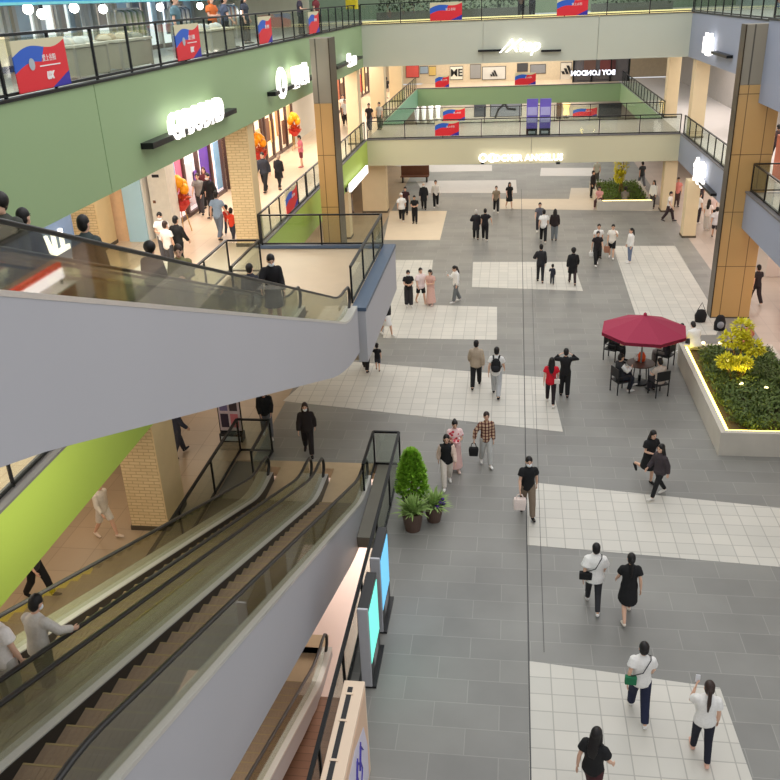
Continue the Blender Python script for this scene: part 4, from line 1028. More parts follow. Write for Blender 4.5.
# ------------------------------------------------------------ banners
def wave_banner():
    m, nt, b = nodes('event_banner')
    tc = nt.nodes.new('ShaderNodeTexCoord'); sp = nt.nodes.new('ShaderNodeSeparateXYZ'); L(nt, tc.outputs['UV'], sp.inputs[0])
    def mt(op, a, c=None):
        n = nt.nodes.new('ShaderNodeMath'); n.operation = op
        for i, v in enumerate((a, c)):
            if v is None: continue
            if isinstance(v, (int, float)): n.inputs[i].default_value = v
            else: L(nt, v, n.inputs[i])
        return n.outputs[0]
    u, v = sp.outputs[0], sp.outputs[1]
    s1 = mt('MULTIPLY', mt('SINE', mt('MULTIPLY', u, 6.0)), .09)
    top = mt('GREATER_THAN', v, mt('ADD', mt('ADD', mt('MULTIPLY', u, .28), .70), s1))
    blue = mt('MULTIPLY', mt('GREATER_THAN', v, mt('ADD', mt('MULTIPLY', u, .3), mt('ADD', s1, .38))), mt('LESS_THAN', u, mt('ADD', mt('MULTIPLY', v, .3), .33)))
    corner = mt('GREATER_THAN', mt('SUBTRACT', u, mt('MULTIPLY', v, 1.3)), .62)
    def mixc(f, a, c):
        n = nt.nodes.new('ShaderNodeMix'); n.data_type = 'RGBA'; L(nt, f, n.inputs['Factor'])
        if isinstance(a, list): n.inputs['A'].default_value = a
        else: L(nt, a, n.inputs['A'])
        n.inputs['B'].default_value = c
        return n.outputs['Result']
    c = mixc(blue, lin((222,34,48)), lin((38,92,196))); c = mixc(corner, c, lin((48,40,160))); c = mixc(top, c, lin((212,204,170)))
    L(nt, c, b.inputs['Base Color']); b.inputs['Roughness'].default_value = .5
    _mats['event_banner'] = m
    return m
BAN = wave_banner(); wht_p = mat('white_print', (244,242,240), .5, 5, .03); grey_p = mat('grey_print', (176,184,190), .5, 5, .03)
def banner(label, c, xd, w, h, full=True, group='red and blue event banners on the railings'):
    c = Vector(c); xd = Vector(xd).normalized(); up = Vector((0,0,1)); n = xd.cross(up)
    t = thing('banner', label, 'banner', c-up*h/2, group)
    m_ = MB(); m_.obox(c, xd*w/2, n*.008, up*h/2); o = m_.build('printed_sheet', BAN, t)
    uv = o.data.uv_layers.new(name='UVMap'); base = wloc(t)
    for lp in o.data.loops:
        q_ = o.data.vertices[lp.vertex_index].co+base-c
        uv.data[lp.index].uv = (q_.dot(xd)/w+.5, q_.z/h+.5)
    f_ = c+n*.014
    text('lettering', '爱上谷阳', h*.15, f_+xd*w*.14+up*h*.1, xd, up, wht_p, t, .003)
    if full:
        text('slogan', 'ux', h*.3, f_+xd*w*.1-up*h*.22, xd, up, wht_p, t, .003, .012, .3)
        r = MB(); r.obox(f_+xd*w*.14-up*h*.04, xd*w*.2, n*.002, up*h*.012); r.build('underline', wht_p, t)
        e = MB(); k = 20; e.prism([f_-xd*w*.2+up*h*.02+xd*h*.12*math.cos(2*PI*i/k)+up*h*.12*math.sin(2*PI*i/k) for i in range(k)], n*.004); e.build('emblem', grey_p, t)
    return t
def ban_left(label, px0, px1, pyc, zc, h, full=True, X=XL+.03):
    a = GX(px0, pyc, X); b = GX(px1, pyc, X); return banner(label, (X, (a.y+b.y)/2, zc), (0,1,0), abs(b.y-a.y), h, full)
ban_left('largest red and blue banner on the top left railing, nearest the picture edge', 14, 68, 66, Z3+.56, .84)
ban_left('second red and blue banner along the top left railing', 176, 200, 43, Z3+.56, .84)
ban_left('third red and blue banner along the top left railing', 259, 272, 35, Z3+.56, .84, False)
ban_left('fourth red and blue banner along the top left railing, near the pillar head', 309, 319, 25, Z3+.56, .84, False)
def ban_back(label, x0, x1, yc, Y, zc, h):
    a = GY(x0, yc, Y); b = GY(x1, yc, Y); banner(label, ((a.x+b.x)/2, Y, zc), (1,0,0), b.x-a.x, h, False)
ban_back('red and blue banner on the far top railing left of the script sign', 430, 462, 11, YB-.03, Z3+.58, .92)
ban_back('red and blue banner on the far top railing right of the script sign', 557, 588, 7, YB-.03, Z3+.58, .92)
ban_back('red and blue banner on the front rail of the lower bridge', 435, 459, 128, YB-.03, Z2+.6, .82)
ban_back('red and blue banner on the back rail of the lower bridge, above the front one', 443, 465, 112, YB2-.14, Z2+.6, .8)
ban_back('red and white banner on the ground shop glass beyond the bridge', 573, 597, 110, 85.985, 1.4, .9)
ban_back('red and blue banner on the second rail before the sporty posters', 515, 536, 74, YE-.06, Z2+.62, 1.0)
ban_back('small red banner on the second rail at the left end', 435, 449, 74, YE-.06, Z2+.62, 1.0)
ban_left('red and navy banner on the left upper gallery rail beside the gold pillar', 285, 297, 193, Z2+.6, .84, False, XL-.02)
# ------------------------------------------------------------ posters and displays beyond the bridge
def poster(label, x0, x1, y0, y1, Y, c, m=None, cat='poster', name='poster'):
    a = GY(x0, y1, Y); b = GY(x1, y0, Y); t = thing(name, label, cat, ((a.x+b.x)/2, Y, a.z))
    MB().box(a.x,b.x,Y,Y+.05,a.z,b.z).build('frame', mat('poster_frame', (70,70,72), .5), t)
    w = b.x-a.x; MB().box(a.x+w*.03,b.x-w*.03,Y-.01,Y+.01,a.z+.05,b.z-.05).build('printed_sheet', m or mat('print_%d_%d_%d' % c, c, .5, .9, .2), t)
    return t, a, b
def logo3(t, cx, cz, Y, s, m):
    for i in range(3):
        k = MB(); x = cx+(i-1)*s*.42; hh = s*(.35+.3*i)
        k.prism([(x-.1*s,Y,cz),(x+.22*s,Y,cz),(x+.22*s-hh*.45,Y,cz+hh),(x-.1*s-hh*.45,Y,cz+hh)], (0,-.02,0)); k.build('logo_bar', m, t)
inkm = mat('black_print', (36,36,38), .5, 5, .05)
t, a, b = poster('pale poster with a dark three-bar emblem beyond the bridge, left one', 482, 506, 66, 80, 85.94, (214,212,206)); logo3(t, (a.x+b.x)/2, a.z+.3, 85.9, .55, inkm)
t, a, b = poster('white poster with a bold three-bar emblem beside the backlit shop sign', 560, 572, 62, 80, 85.94, (226,218,204)); logo3(t, (a.x+b.x)/2+.1, a.z+.5, 85.9, .8, inkm)
poster('grey photo poster left of the three-bar emblems', 470, 481, 64, 79, 85.94, (150,150,150))
poster('dark square poster above the banner beyond the bridge', 517, 528, 63, 72, 85.94, (70,72,76))
poster('grey slanted poster right of the dark square one', 530, 546, 64, 74, 85.94, (140,142,146))
t, a, b = poster('white wall panel with dark letters beyond the bridge', 450, 463, 66, 80, 85.94, (240,236,222)); text('lettering', 'ME', .9, ((a.x+b.x)/2, 85.9, (a.z+b.z)/2), (1,0,0), (0,0,1), inkm, t, .01, .02)
poster('red and white poster at the far left shop', 406, 419, 65, 78, 85.94, (222,92,86))
poster('blue grey poster right of the red and white one', 420, 428, 66, 74, 85.94, (150,170,190))
poster('ochre lit poster with a dark picture beyond the bridge', 429, 436, 66, 76, 85.94, (216,186,110))
t, a, b = poster('dark grey poster with a running leg on the far ground wall', 490, 522, 101, 117, 85.94, (126,130,138))
k = MB(); cx = (a.x+b.x)/2; zc = (a.z+b.z)/2
k.tube([(cx-1.0,85.9,zc-.75),(cx-.7,85.9,zc),(cx-.1,85.9,zc+.55)], .09, n=6); k.tube([(cx-.1,85.9,zc+.55),(cx+.15,85.9,zc+.05),(cx+.9,85.9,zc-.05)], .1, n=6); k.build('leg_figure', inkm, t)
poster('dark poster of two standing legs on the far ground wall', 474, 486, 102, 117, 85.94, (72,76,84))
poster('brown shop panel right of the purple display', 556, 562, 101, 119, 85.94, (96,74,60))
poster('dark glass shop panel right of the red banner on the far ground wall', 598, 622, 103, 118, 85.94, (72,78,84))
t = thing('floor_lamp', 'warm lit lamp between dark panels on the far ground wall', 'lamp', GY(566,118,85.2))
a = GY(566,118,85.2); MB().lathe(a, [(.25,0),(.25,.04),(.04,.06),(.04,.3)],10).build('base', dark_m, t); MB().lathe(a, [(.3,.3),(.22,.8),(.35,1.3)],12).build('lamp_shade', emat('warm_shade', (255,214,130), 1.3), t)
for i, (x0, x1) in enumerate(((526,537),(539,550))):
    a = GY(x0,137,YB+.5); b = GY(x1,137,YB+.5); t = thing('display_board', ['purple standing display board on the bridge, left of the pair','purple standing display board on the bridge, right of the pair'][i], 'display board', ((a.x+b.x)/2, YB+.5, Z2), 'purple boards on the bridge')
    MB().box(a.x,b.x,YB+.45,YB+.55,Z2,Z2+.42).build('base', inkm, t)
    MB().box(a.x,b.x,YB+.47,YB+.53,Z2+.42,Z2+2.05).build('panel', mat('violet_print', (120,104,206), .5, 1.4, .25), t)
    MB().box(a.x+.05,b.x-.05,YB+.455,YB+.47,Z2+.75,Z2+1.0).build('text_band', mat('pale_violet_print', (190,186,240), .5), t); MB().box(a.x+.05,b.x-.05,YB+.455,YB+.47,Z2+1.15,Z2+1.6).build('text_band', mat('pale_violet_print', (190,186,240)), t)
    MB().box(a.x+.12,b.x-.12,YB+.43,YB+.45,Z2+.14,Z2+.28).build('base_label', grey_p, t)
# bright white figures at the far left ground shop
random.seed(3)
for i in range(4):
    g = GY(417+i*7, 121-i, 84.0); t = thing('display_mannequin', ['white mannequin first from the left behind the bridge rail','white mannequin second from the left behind the bridge rail','white mannequin third from the left behind the bridge rail','white mannequin last of the row behind the bridge rail'][i], 'mannequin', (g.x,84,g.z), 'white mannequins beyond the bridge')
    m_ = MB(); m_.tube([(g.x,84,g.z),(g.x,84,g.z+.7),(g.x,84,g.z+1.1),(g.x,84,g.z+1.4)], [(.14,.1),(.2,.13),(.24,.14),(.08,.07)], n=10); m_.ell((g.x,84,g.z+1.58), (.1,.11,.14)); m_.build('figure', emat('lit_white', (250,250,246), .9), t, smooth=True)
    MB().lathe((g.x,84,0), [(.3,0),(.3,max(.05,g.z))],12).build('stand', white_w, t)
shop_d = mat('dark_shop_glass', (96,92,94), .2, .6, .2)
t = thing('storefront', 'dark shop glass behind the backlit sign beyond the bridge', 'shop front', (6.6, 82.6, Z2))
a = GY(573,82,82.6); b = GY(628,82,82.6)
MB().box(a.x,b.x,82.6,82.8,Z2,8.4).build('display_window', shop_d, t)
for i in range(4): x = a.x+(b.x-a.x)*i/3; MB().box(x-.08,x+.08,82.5,82.6,Z2,8.4).build('mullion', dark_m, t)
for x0, x1, c in ((600,611,(120,60,60)),(584,596,(110,80,70)),(612,616,(90,50,50))):
    p0 = GY(x0,66,82.45); p1 = GY(x1,60,82.45); MB().box(p0.x,p1.x,82.4,82.5,p0.z-.4,p1.z).build('poster', mat('print_%d_%d_%d' % c, c, .5, .9, .2), t)
# ------------------------------------------------------------ left upper gallery shop fronts
glassb = glassmat('shop_glass', (.9,.93,.93), .08)
def lshop(label, y0, y1, base, posters, mull, z0=Z2, X=-12.6, zt=8.0):
    t = thing('storefront', label, 'shop front', (X,(y0+y1)/2,z0), 'shop fronts on the left')
    dw = MB().box(X-.1,X-.02,y0,y1,z0,zt).build('display_window', emat('lit_window_%d_%d_%d_%d' % (base+(int(z0),)), base, .75 if z0 < 8 else 1.35), t)
    for i in range(mull+1):
        y = y0+(y1-y0)*i/mull; MB().box(X-.02,X+.12,y-.09,y+.09,z0,zt).build('mullion', mat('shop_mullion', (84,62,58), .4) if z0 < 8 else mat('pale_mullion', (190,186,176), .4), t)
    MB().box(X-.02,X+.1,y0,y1,z0,z0+.15).build('threshold', mat('shop_mullion', (84,62,58), .4), t)
    for yy, w, za, zb, c in posters:
        MB().box(X-.02,X+.03,yy-w/2,yy+w/2,z0+za,z0+zb).build('poster', mat('print_%d_%d_%d' % c, c, .5, 1.4, .3), dw)
random.seed(11)
def rp(y0, y1, n, cols): return [(y0+(y1-y0)*(i+.5)/n+random.uniform(-.15,.15), random.uniform(.5,1.0), random.uniform(.25,1.0), random.uniform(1.5,3.1), cols[i % len(cols)]) for i in range(n)]
lshop('bright shop front with pink and violet posters on the left upper gallery', 30.6, 37.0, (240,226,228), rp(30.6,37,7,[(126,170,206),(226,120,150),(236,214,224),(140,96,190),(104,70,168),(240,160,180)]), 4)
lshop('warm shop front with red displays behind the brick pillar', 37.6, 43.6, (246,226,196), rp(37.6,43.6,6,[(214,60,48),(240,200,150),(200,40,44),(120,80,64)]), 4)
lshop('cream shop front with dark posts left of the gold pillar', 44.2, 50.2, (244,224,190), rp(44.2,50.2,5,[(120,84,66),(236,190,130),(196,150,110)]), 4)
lshop('warm lit shop front on the far left gallery beyond the bridge', 60, 69, (246,222,180), rp(60,69,6,[(200,120,90),(110,84,70),(240,210,160)]), 5)
lshop('cream shop front at the far end of the left gallery', 70, 79, (246,226,188), rp(70,79,6,[(216,80,70),(230,200,140),(120,110,100)]), 5)
t = thing('display_cabinet', 'tall white cabinet panel by the shops with a small dark label', 'cabinet', (-12.2,28.9,Z2), None)
MB().box(-12.6,-11.9,28.85,29.7,Z2,L3B-.1).build('carcass', mat('cabinet_white', (226,220,208), .6), t, bevel=.01); MB().box(-12.4,-12.15,28.83,28.85,Z2+2.2,Z2+2.3).build('name_label', inkm, t); MB().box(-12.5,-12.4,28.83,28.85,Z2+1.3,Z2+1.4).build('door_lock', mat('brown_lock', (120,80,56), .4), t)
tag(MB().box(-13.45,-12.75,28.5,28.58,Z2,L3B-.2).build('glass_door', mat('pale_blue_glass', (176,214,232), .15, .5, .1)), 'pale blue glass door leaf left of the white cabinet', 'door')
def flower_stand(label, p):
    p = Vector(p); t = thing('flower_stand', label, 'flower stand', p, 'orange balloon flower stands')
    for k in range(3):
        a = 2*PI*k/3; m_ = MB(); m_.tube([p+Vector((.28*math.cos(a),.28*math.sin(a),0)), p+Vector((.1*math.cos(a),.1*math.sin(a),.85))], .02, n=6); m_.build('leg', mat('stand_gold', (190,150,80), .4), t)
    m_ = MB(); m_.lathe(p, [(.12,.75),(.34,1.0),(.3,1.15)],12); m_.build('basket', mat('red_basket', (196,50,40), .6, 12, .3), t)
    random.seed(int(p.y*10)); m_ = MB()
    for i in range(90):
        d = Vector((random.gauss(0,1),random.gauss(0,1),abs(random.gauss(0,1))*.6)).normalized(); m_.leaf(p+Vector((0,0,1.05))+d*.15, d, .3, .12)
    m_.build('flowers', mat('red_flowers', (206,90,50), .7, 9, .4), t)
    for i in range(6):
        a = i*1.05; c = p+Vector((.2*math.cos(a),.2*math.sin(a),1.55+.14*(i % 3))); m_ = MB(); m_.ell(c, (.18,.18,.21)); m_.build('balloon', mat('orange_balloon', (250,164,24), .3, 3, .05), t, smooth=True)
for px, py, lab in ((166,231,'orange balloon stand beside the white cabinet'),(223,190,'orange balloon stand left of the brick pillar'),(262,176,'orange balloon stand with red sign right of the brick pillar'),(288,150,'orange balloon stand farthest along the left shops')): g = G(px,py,Z2); flower_stand(lab, (max(g.x,-11.95),g.y,Z2))
# counters behind the upper escalators
def counter(label, x0, x1, y0, y1, z0, h, c, cat='counter'):
    t = thing('counter', label, cat, ((x0+x1)/2,(y0+y1)/2,z0)); MB().box(x0,x1,y0,y1,z0,z0+h-.06).build('carcass', mat('counter_%d_%d_%d' % c, c, .5, 1, .06), t, bevel=.02); MB().box(x0-.04,x1+.04,y0-.04,y1+.04,z0+h-.06,z0+h).build('worktop', mat('counter_top', (230,228,222), .3), t, bevel=.01); MB().box(x0+.04,x1-.04,y0+.04,y1-.04,z0-.0,z0+.1).build('plinth', inkm, t)
counter('pale green white counter on the upper gallery seen through the escalator glass', -12.6, -11.4, 18.5, 22.0, Z2, 1.05, (214,226,216))
counter('white counter nearer the left edge of the upper gallery', -12.8, -11.2, 14.0, 17.0, Z2, 1.05, (220,226,220))
counter('pale bench on the upper gallery beside the escalator rail', -10.6, -9.7, 19.5, 23.5, Z2, .8, (206,202,190), 'bench')
t = thing('shop_sign', 'glowing white letters low behind the upper escalator glass', 'sign', GX(28,245,-12.9), 'lit shop signs')
a = GX(55,245,-12.4); t.location = (-12.4, a.y, a.z); text('letters', 'ALL', .85, (-12.4, a.y, a.z), (0,1,0), (0,0,1), glow, t, .05, .03)
MB().box(-12.5,-12.42,a.y-1.2,a.y+1.2,a.z-.6,a.z+.6).build('backing_panel', mat('sign_backing', (92,112,140), .5), t); MB().box(-12.5,-12.44,a.y-.05,a.y+.05,Z2,a.z-.6).build('support_post', dark_m, t)
# ------------------------------------------------------------ top gallery shops
blue_beam = mat('blue_awning', (16,120,190), .5, .4, .08)
t = thing('awning', 'long bright blue awning over the top left shops', 'awning', (-11.2,24,12.2))
MB().box(-12.9,-10.6,12,44,12.18,12.75).build('fabric_box', blue_beam, t); MB().box(-10.62,-10.55,12,44,12.16,12.22).build('edge_trim', mat('teal_trim', (110,190,196), .5), t)
for y in (13,20,27,34,41): MB().box(-12.95,-12.85,y-.06,y+.06,Z3,12.3).build('post', white_w, t)
for i, (px, py) in enumerate(((28,9),(42,14),(74,8),(103,9),(160,7),(200,6),(243,12))):
    a = GX(px, py, -11.3); t = thing('spotlight', ['spotlight first from the left under the blue awning','spotlight second from the left under the blue awning','spotlight third from the left under the blue awning','spotlight fourth from the left under the blue awning','spotlight fifth from the left under the blue awning','spotlight sixth from the left under the blue awning','spotlight last on the right under the blue awning'][i], 'spotlight', a, 'spotlights of the top left shops')
    m_ = MB(); m_.ell(a, (.12,.12,.12), 12, 8); m_.build('lamp', emat('spot_glow', (255,250,236), 14.0), t, smooth=True)
    MB().lathe((a.x,a.y,a.z+.1), [(.05,0),(.05,max(.06,12.2-a.z-.1))],8).build('stem', dark_m, t)
def lshop3(label, y0, y1, base, posters, mull): lshop(label, y0, y1, base, posters, mull, Z3, -13.1, 13.2)
lshop3('ochre and cream shop window on the top left gallery, nearest the edge', 11.5, 17.0, (196,170,110), rp(11.5,17,6,[(160,170,90),(246,206,120),(206,170,120),(226,226,214)]), 3)
lshop3('beige shop window with shelves on the top left gallery', 17.4, 22.6, (206,190,156), rp(17.4,22.6,7,[(236,150,120),(206,186,164),(250,240,220),(170,180,186)]), 4)
lshop3('pale grey shop window on the top left gallery behind the clothes table', 23, 29, (206,212,206), rp(23,29,6,[(190,206,214),(246,244,236),(206,190,176)]), 5)
lshop3('white lit shop window on the top left gallery near the pillar head', 29.4, 37, (232,240,240), rp(29.4,37,7,[(206,226,236),(150,150,160),(240,206,190)]), 6)
def table3(label, px, py, l, heap):
    g = G(px, py, Z3); t = thing('display_table', label, 'table', (g.x-.35, g.y, Z3), 'clothes tables on the top gallery'); x, y = g.x-.35, g.y
    MB().box(x-.5,x+.5,y-l/2,y+l/2,Z3+.68,Z3+.74).build('tabletop', mat('table_cream', (206,200,180), .5), t, bevel=.01)
    for i in (-1,1):
        for j in (-1,1): MB().box(x+i*.44-.03,x+i*.44+.03,y+j*(l/2-.08)-.03,y+j*(l/2-.08)+.03,Z3,Z3+.68).build('leg', mat('table_leg', (150,146,136), .5), t)
    MB().box(x-.44,x+.46,y-l/2+.06,y+l/2-.06,Z3+.1,Z3+.66).build('cloth_skirt', mat('table_skirt', (166,160,140), .8, 2, .1), t)
    random.seed(int(px)); 
    for i in range(int(l*5)):
        yy = y-l/2+.15+(l-.3)*i/max(1,int(l*5)-1); m_ = MB(); c = random.choice(heap)
        m_.ell((x+random.uniform(-.25,.3), yy, Z3+.74), (random.uniform(.14,.24),random.uniform(.12,.2),random.uniform(.09,.17)), 10, 6, None, 0)
        tag(m_.build('folded_clothes', cloth(c), smooth=True), 'folded %s garment heap on the %s' % (random.choice(['pale','soft','crumpled']), label), 'clothes', 'garments on the top gallery tables')
H1 = [(214,218,214),(190,196,196),(226,222,210)]; H2 = [(150,152,140),(176,160,130),(120,126,120),(206,196,170)]
table3('clothes table right of the largest banner', 92, 79, 1.7, H1)
table3('clothes table left of the second banner', 136, 70, 2.0, H2)
table3('clothes table right of the second banner', 222, 54, 2.4, H1)
def rack3(label, px, py, l, cols):
    g = G(px, py, Z3); x, y = -11.7, g.y; t = thing('clothes_rack', label, 'clothes rack', (x,y,Z3), 'clothes racks on the top gallery')
    for i in (-1,1): MB().box(x-.25,x+.25,y+i*l/2-.03,y+i*l/2+.03,Z3,Z3+.05).build('foot', white_w, t); MB().box(x-.02,x+.02,y+i*l/2-.02,y+i*l/2+.02,Z3+.05,Z3+1.42).build('post', white_w, t)
    MB().box(x-.02,x+.02,y-l/2,y+l/2,Z3+1.38,Z3+1.42).build('rail', white_w, t)
    n = int(l*7)
    for i in range(n):
        yy = y-l/2+.1+(l-.2)*i/(n-1); c = cols[i % len(cols)]; k = MB(); k.tube([(x,yy,Z3+.6),(x,yy,Z3+1.1),(x,yy,Z3+1.3),(x,yy,Z3+1.37)], [(.2,.045),(.2,.05),(.19,.04),(.05,.02)], n=8, cap=.1)
        tag(k.build('hanging_garment', cloth(c), smooth=True), '%s garment hanging on the %s' % (['first','second','third','fourth','fifth','sixth','seventh','eighth','ninth','tenth','eleventh','twelfth','thirteenth','fourteenth','fifteenth','sixteenth'][i], label), 'clothes', 'hanging garments on the top gallery')
rack3('pale clothes rack behind the largest banner', 70, 60, 1.8, [(214,206,180),(236,230,216),(150,160,120)])
rack3('pale clothes rack behind the second banner', 150, 44, 2.0, [(230,232,230),(170,180,186),(206,150,130),(236,226,200)])
rack3('pale clothes rack under the fourth spotlight', 108, 52, 1.6, [(226,222,206),(120,126,132),(240,238,232)])
# hedge and plants of the top bridge
def leaves(name, m, parent, boxes, n, l, w, up=.5):
    m_ = MB()
    for i in range(n):
        x0,x1,y0,y1,z0,z1 = random.choice(boxes); p = Vector((random.uniform(x0,x1),random.uniform(y0,y1),random.uniform(z0,z1)))
        m_.leaf(p, Vector((random.gauss(0,1),random.gauss(0,1),random.gauss(up,.6))), l*random.uniform(.6,1.3), w*random.uniform(.6,1.3))
    return m_.build(name, m, parent)
random.seed(5)
dkgreen = mat('dark_leaves', (52,70,40), .6, 3, .4)
for i, (x0, x1) in enumerate(((-8,-3.5),(-3.2,1.0),(4.5,9.0))):
    t = thing('planter', ['dark hedge trough on the top bridge, left end','dark hedge trough on the top bridge, middle','dark hedge trough on the top bridge, right end'][i], 'planter', ((x0+x1)/2,55,Z3), 'hedge troughs on the top bridge')
    MB().box(x0,x1,54.6,55.4,Z3,Z3+.6).build('trough', mat('trough_grey', (110,112,104), .6), t); leaves('hedge', dkgreen, t, [(x0,x1,54.5,55.5,Z3+.55,Z3+1.9)], 900, .22, .12)
tag(boxm(-8.9,-8.3,49.5,50.0,Z3+.9,Z3+2.0).build('notice_board', mat('yellow_board', (226,206,40), .5, 2, .1)), 'small yellow board standing near the pillar head on the top gallery', 'sign')
# ------------------------------------------------------------ right upper gallery shop and counters
t = thing('storefront', 'bright shop front with yellow balloons right of the right gold pillar', 'shop front', (14.2,36,Z2), 'shop fronts on the right')
MB().box(14.2,14.4,24,44,Z2,8.2).build('display_window', emat('lit_window_r', (252,222,200), .7), t)
for i in range(9): y = 24+2.5*i; MB().box(14.05,14.2,y-.09,y+.09,Z2,8.2).build('mullion', mat('shop_mullion', (84,62,58)), t)
for i in range(7): MB().ell((13.9+.1*(i%2), 35.6+.25*i, Z2+2.2+.2*(i % 3)), (.2,.2,.24)).build('balloon', mat('yellow_balloon', (250,206,40), .3, 3, .05), t, smooth=True)
tag(boxm(11.2,11.26,37.4,39.0,Z2,Z2+1.7).build('poster_board', mat('orange_print', (206,110,76), .5, 1.4, .4)), 'orange and brown poster board behind the right gallery rail', 'poster')
t = thing('counter', 'brightly lit food counter at the right picture edge', 'counter', (11.6,31,0))
MB().box(11.0,12.4,28.5,34.5,0,.95).build('carcass', mat('counter_warm', (206,150,120), .5), t, bevel=.02); MB().box(10.95,12.45,28.4,34.6,.95,1.02).build('worktop', mat('counter_top', (230,228,222)), t)
MB().box(11.3,11.5,28.8,34.2,1.3,1.75).build('light_box', emat('counter_glow', (255,246,240), 3.0), t); MB().box(11.35,11.5,28.8,34.2,1.75,2.0).build('red_header', emat('red_header', (240,80,50), .8), t)
for y in (28.9,34.1): MB().box(11.36,11.44,y-.04,y+.04,1.02,1.3).build('post', dark_m, t)
counter('long pale counter behind the queue on the right', 11.4, 12.3, 38.5, 47.0, 0, 1.05, (226,214,206))
# ------------------------------------------------------------ parasol, table and chairs
pc = Vector((4.2,25.35,0))
pc = G(639,383); 
t = thing('parasol', 'large maroon parasol over the small round table', 'parasol', pc)
z0_, z1_, R_ = 1.92, 2.4, 1.4
top_c = pc+Vector((0,0,z1_)); v = [top_c]; n8 = 8
for k in range(n8): a = 2*PI*(k+.3)/n8; v.append(pc+Vector((R_*math.cos(a), R_*math.sin(a), z0_)))
for k in range(n8): v.append(v[1+k]+Vector((0,0,-.1)))
vin = [q_-Vector((0,0,.012)) for q_ in v]
fs = [(0,1+k,1+(k+1) % n8) for k in range(n8)]+[(1+k,9+k,9+(k+1) % n8,1+(k+1) % n8) for k in range(n8)]
o_ = len(v); fs += [tuple(o_+i for i in f_[::-1]) for f_ in fs]
can = MB().add(v+vin, fs).build('canopy', mat('maroon_canvas', (156,46,74), .8, 25, .08, .1), t)
for k in range(n8): m_ = MB(); m_.tube([top_c-Vector((0,0,.04)), v[1+k]-Vector((0,0,.03))], .012, n=6); m_.build('rib', dark_m, can)
MB().lathe(pc, [(.03,0.05),(.03,z1_+.02)],10).build('pole', mat('pole_grey', (150,150,150), .4, metal=.5), t); MB().lathe(pc, [(.28,0),(.28,.06),(.05,.1),(.05,.3)],16).build('base', dark_m, t); MB().lathe(top_c, [(.06,-.01),(.05,.06),(.01,.09)],10).build('finial', mat('maroon_canvas', (176,38,66)), t)
tb = pc+Vector((.0,-.0,0))
t = thing('table', 'small round dark brown table under the maroon parasol', 'table', tb)
MB().lathe(tb, [(.05,.7),(.44,.7),(.46,.715),(.46,.73),(.44,.74),(.05,.74)],24).build('tabletop', mat('brown_table', (92,70,60), .4, 8, .2), t)
for k in range(4): a = PI/4+k*PI/2; m_ = MB(); m_.tube([tb+Vector((.38*math.cos(a),.38*math.sin(a),0)), tb+Vector((.3*math.cos(a),.3*math.sin(a),.7))], .018, n=6); m_.build('leg', dark_m, t)
bg = tb+Vector((.02,.12,.74)); t = thing('carrier_bag', 'bright orange bag standing on the round table', 'bag', bg)
m_ = MB(); m_.tube([bg+Vector((0,0,.01)), bg+Vector((0,0,.18)), bg+Vector((0,0,.32))], [(.13,.09),(.14,.09),(.08,.03)], n=10, cap=.1); m_.build('bag_body', mat('orange_bag', (246,96,44), .6, 8, .1), t, smooth=True); m_ = MB(); m_.ell(bg+Vector((-.15,.0,.12)), (.07,.08,.12)); m_.build('white_wrapper', cloth(WHT), t, smooth=True)
def chair(label, p, face):
    p = Vector(p); t = thing('chair', label, 'chair', p, 'black chairs around the parasol table'); t.rotation_euler = (0,0,D(face))
    cm = mat('chair_black', (30,30,32), .5, 12, .1)
    def B(name, *bx):
        m_ = MB().box(*bx); me = m_.mesh(name); me.materials.append(cm); o = bpy.data.objects.new(name, me); COL.objects.link(o); o.parent = t
        bv = o.modifiers.new('edge', 'BEVEL'); bv.width = .008
    B('seat', -.24,.24,-.24,.22,.40,.44)
    B('backrest', -.24,.24,.2,.24,.58,.9)
    for i in (-1,1):
        B('leg', i*.22-.018,i*.22+.018,-.24,-.2,0,.4); B('leg', i*.22-.018,i*.22+.018,.2,.236,0,.62); B('armrest', i*.25-.02,i*.25+.02,-.22,.22,.62,.65); B('arm_post', i*.25-.015,i*.25+.015,-.22,-.19,.42,.62)
for k, lab, fc in (('l1','black chair left of the table, under the parasol edge',60),('l2','black chair at the left front of the table',115),('l3','black chair at the front right seen from behind',205),('l4','black chair on the right side of the table',235)):
    r, root, s, a_ = root_pts[P[k].name]; chair(lab, at(P[k], (0,r.H.y-.02,0)), fc)
# ------------------------------------------------------------ near planter
px0, px1, py0, py1, ph = 5.93, 9.0, 21.85, 28.5, .72
t = thing('planter', 'long grey stone planter with lit rim and yellow tree', 'planter', ((px0+px1)/2,(py0+py1)/2,0))
stone = mat('planter_stone', (198,192,180), .6, 2.5, .1, .1)
wmb = MB(); wmb.box(px0,px0+.16,py0,py1,0,ph).box(px1-.16,px1,py0,py1,0,ph).box(px0+.16,px1-.16,py0,py0+.16,0,ph).box(px0+.16,px1-.16,py1-.16,py1,0,ph); pw = wmb.build('stone_wall', stone, t)
MB().box(px0+.16,px1-.16,py0+.16,py1-.16,0,ph-.16).build('soil', mat('soil', (72,60,40), .9, 8, .3), t)
lm = MB(); lm.box(px0+.165,px0+.25,py0+.2,py1-.2,ph-.1,ph-.03).box(px0+.25,px1-.2,py0+.165,py0+.25,ph-.1,ph-.03); lm.build('light_strip', emat('yellow_led', (255,228,100), 9.0), pw)
random.seed(21)
bx = []
for i in range(210): cx = random.uniform(px0+.5,px1-.35); cy = random.uniform(py0+.5,py1-.4); bx.append((cx-.2,cx+.2,cy-.2,cy+.2,ph-.15,ph+random.uniform(.05,.28)))
gb = leaves('ground_cover', mat('planter_leaves', (88,106,50), .6, 2.2, .5), None, bx, 13000, .12, .065, .9); tag(gb, 'dark green ground cover filling the near stone planter', 'plants', kind='stuff')
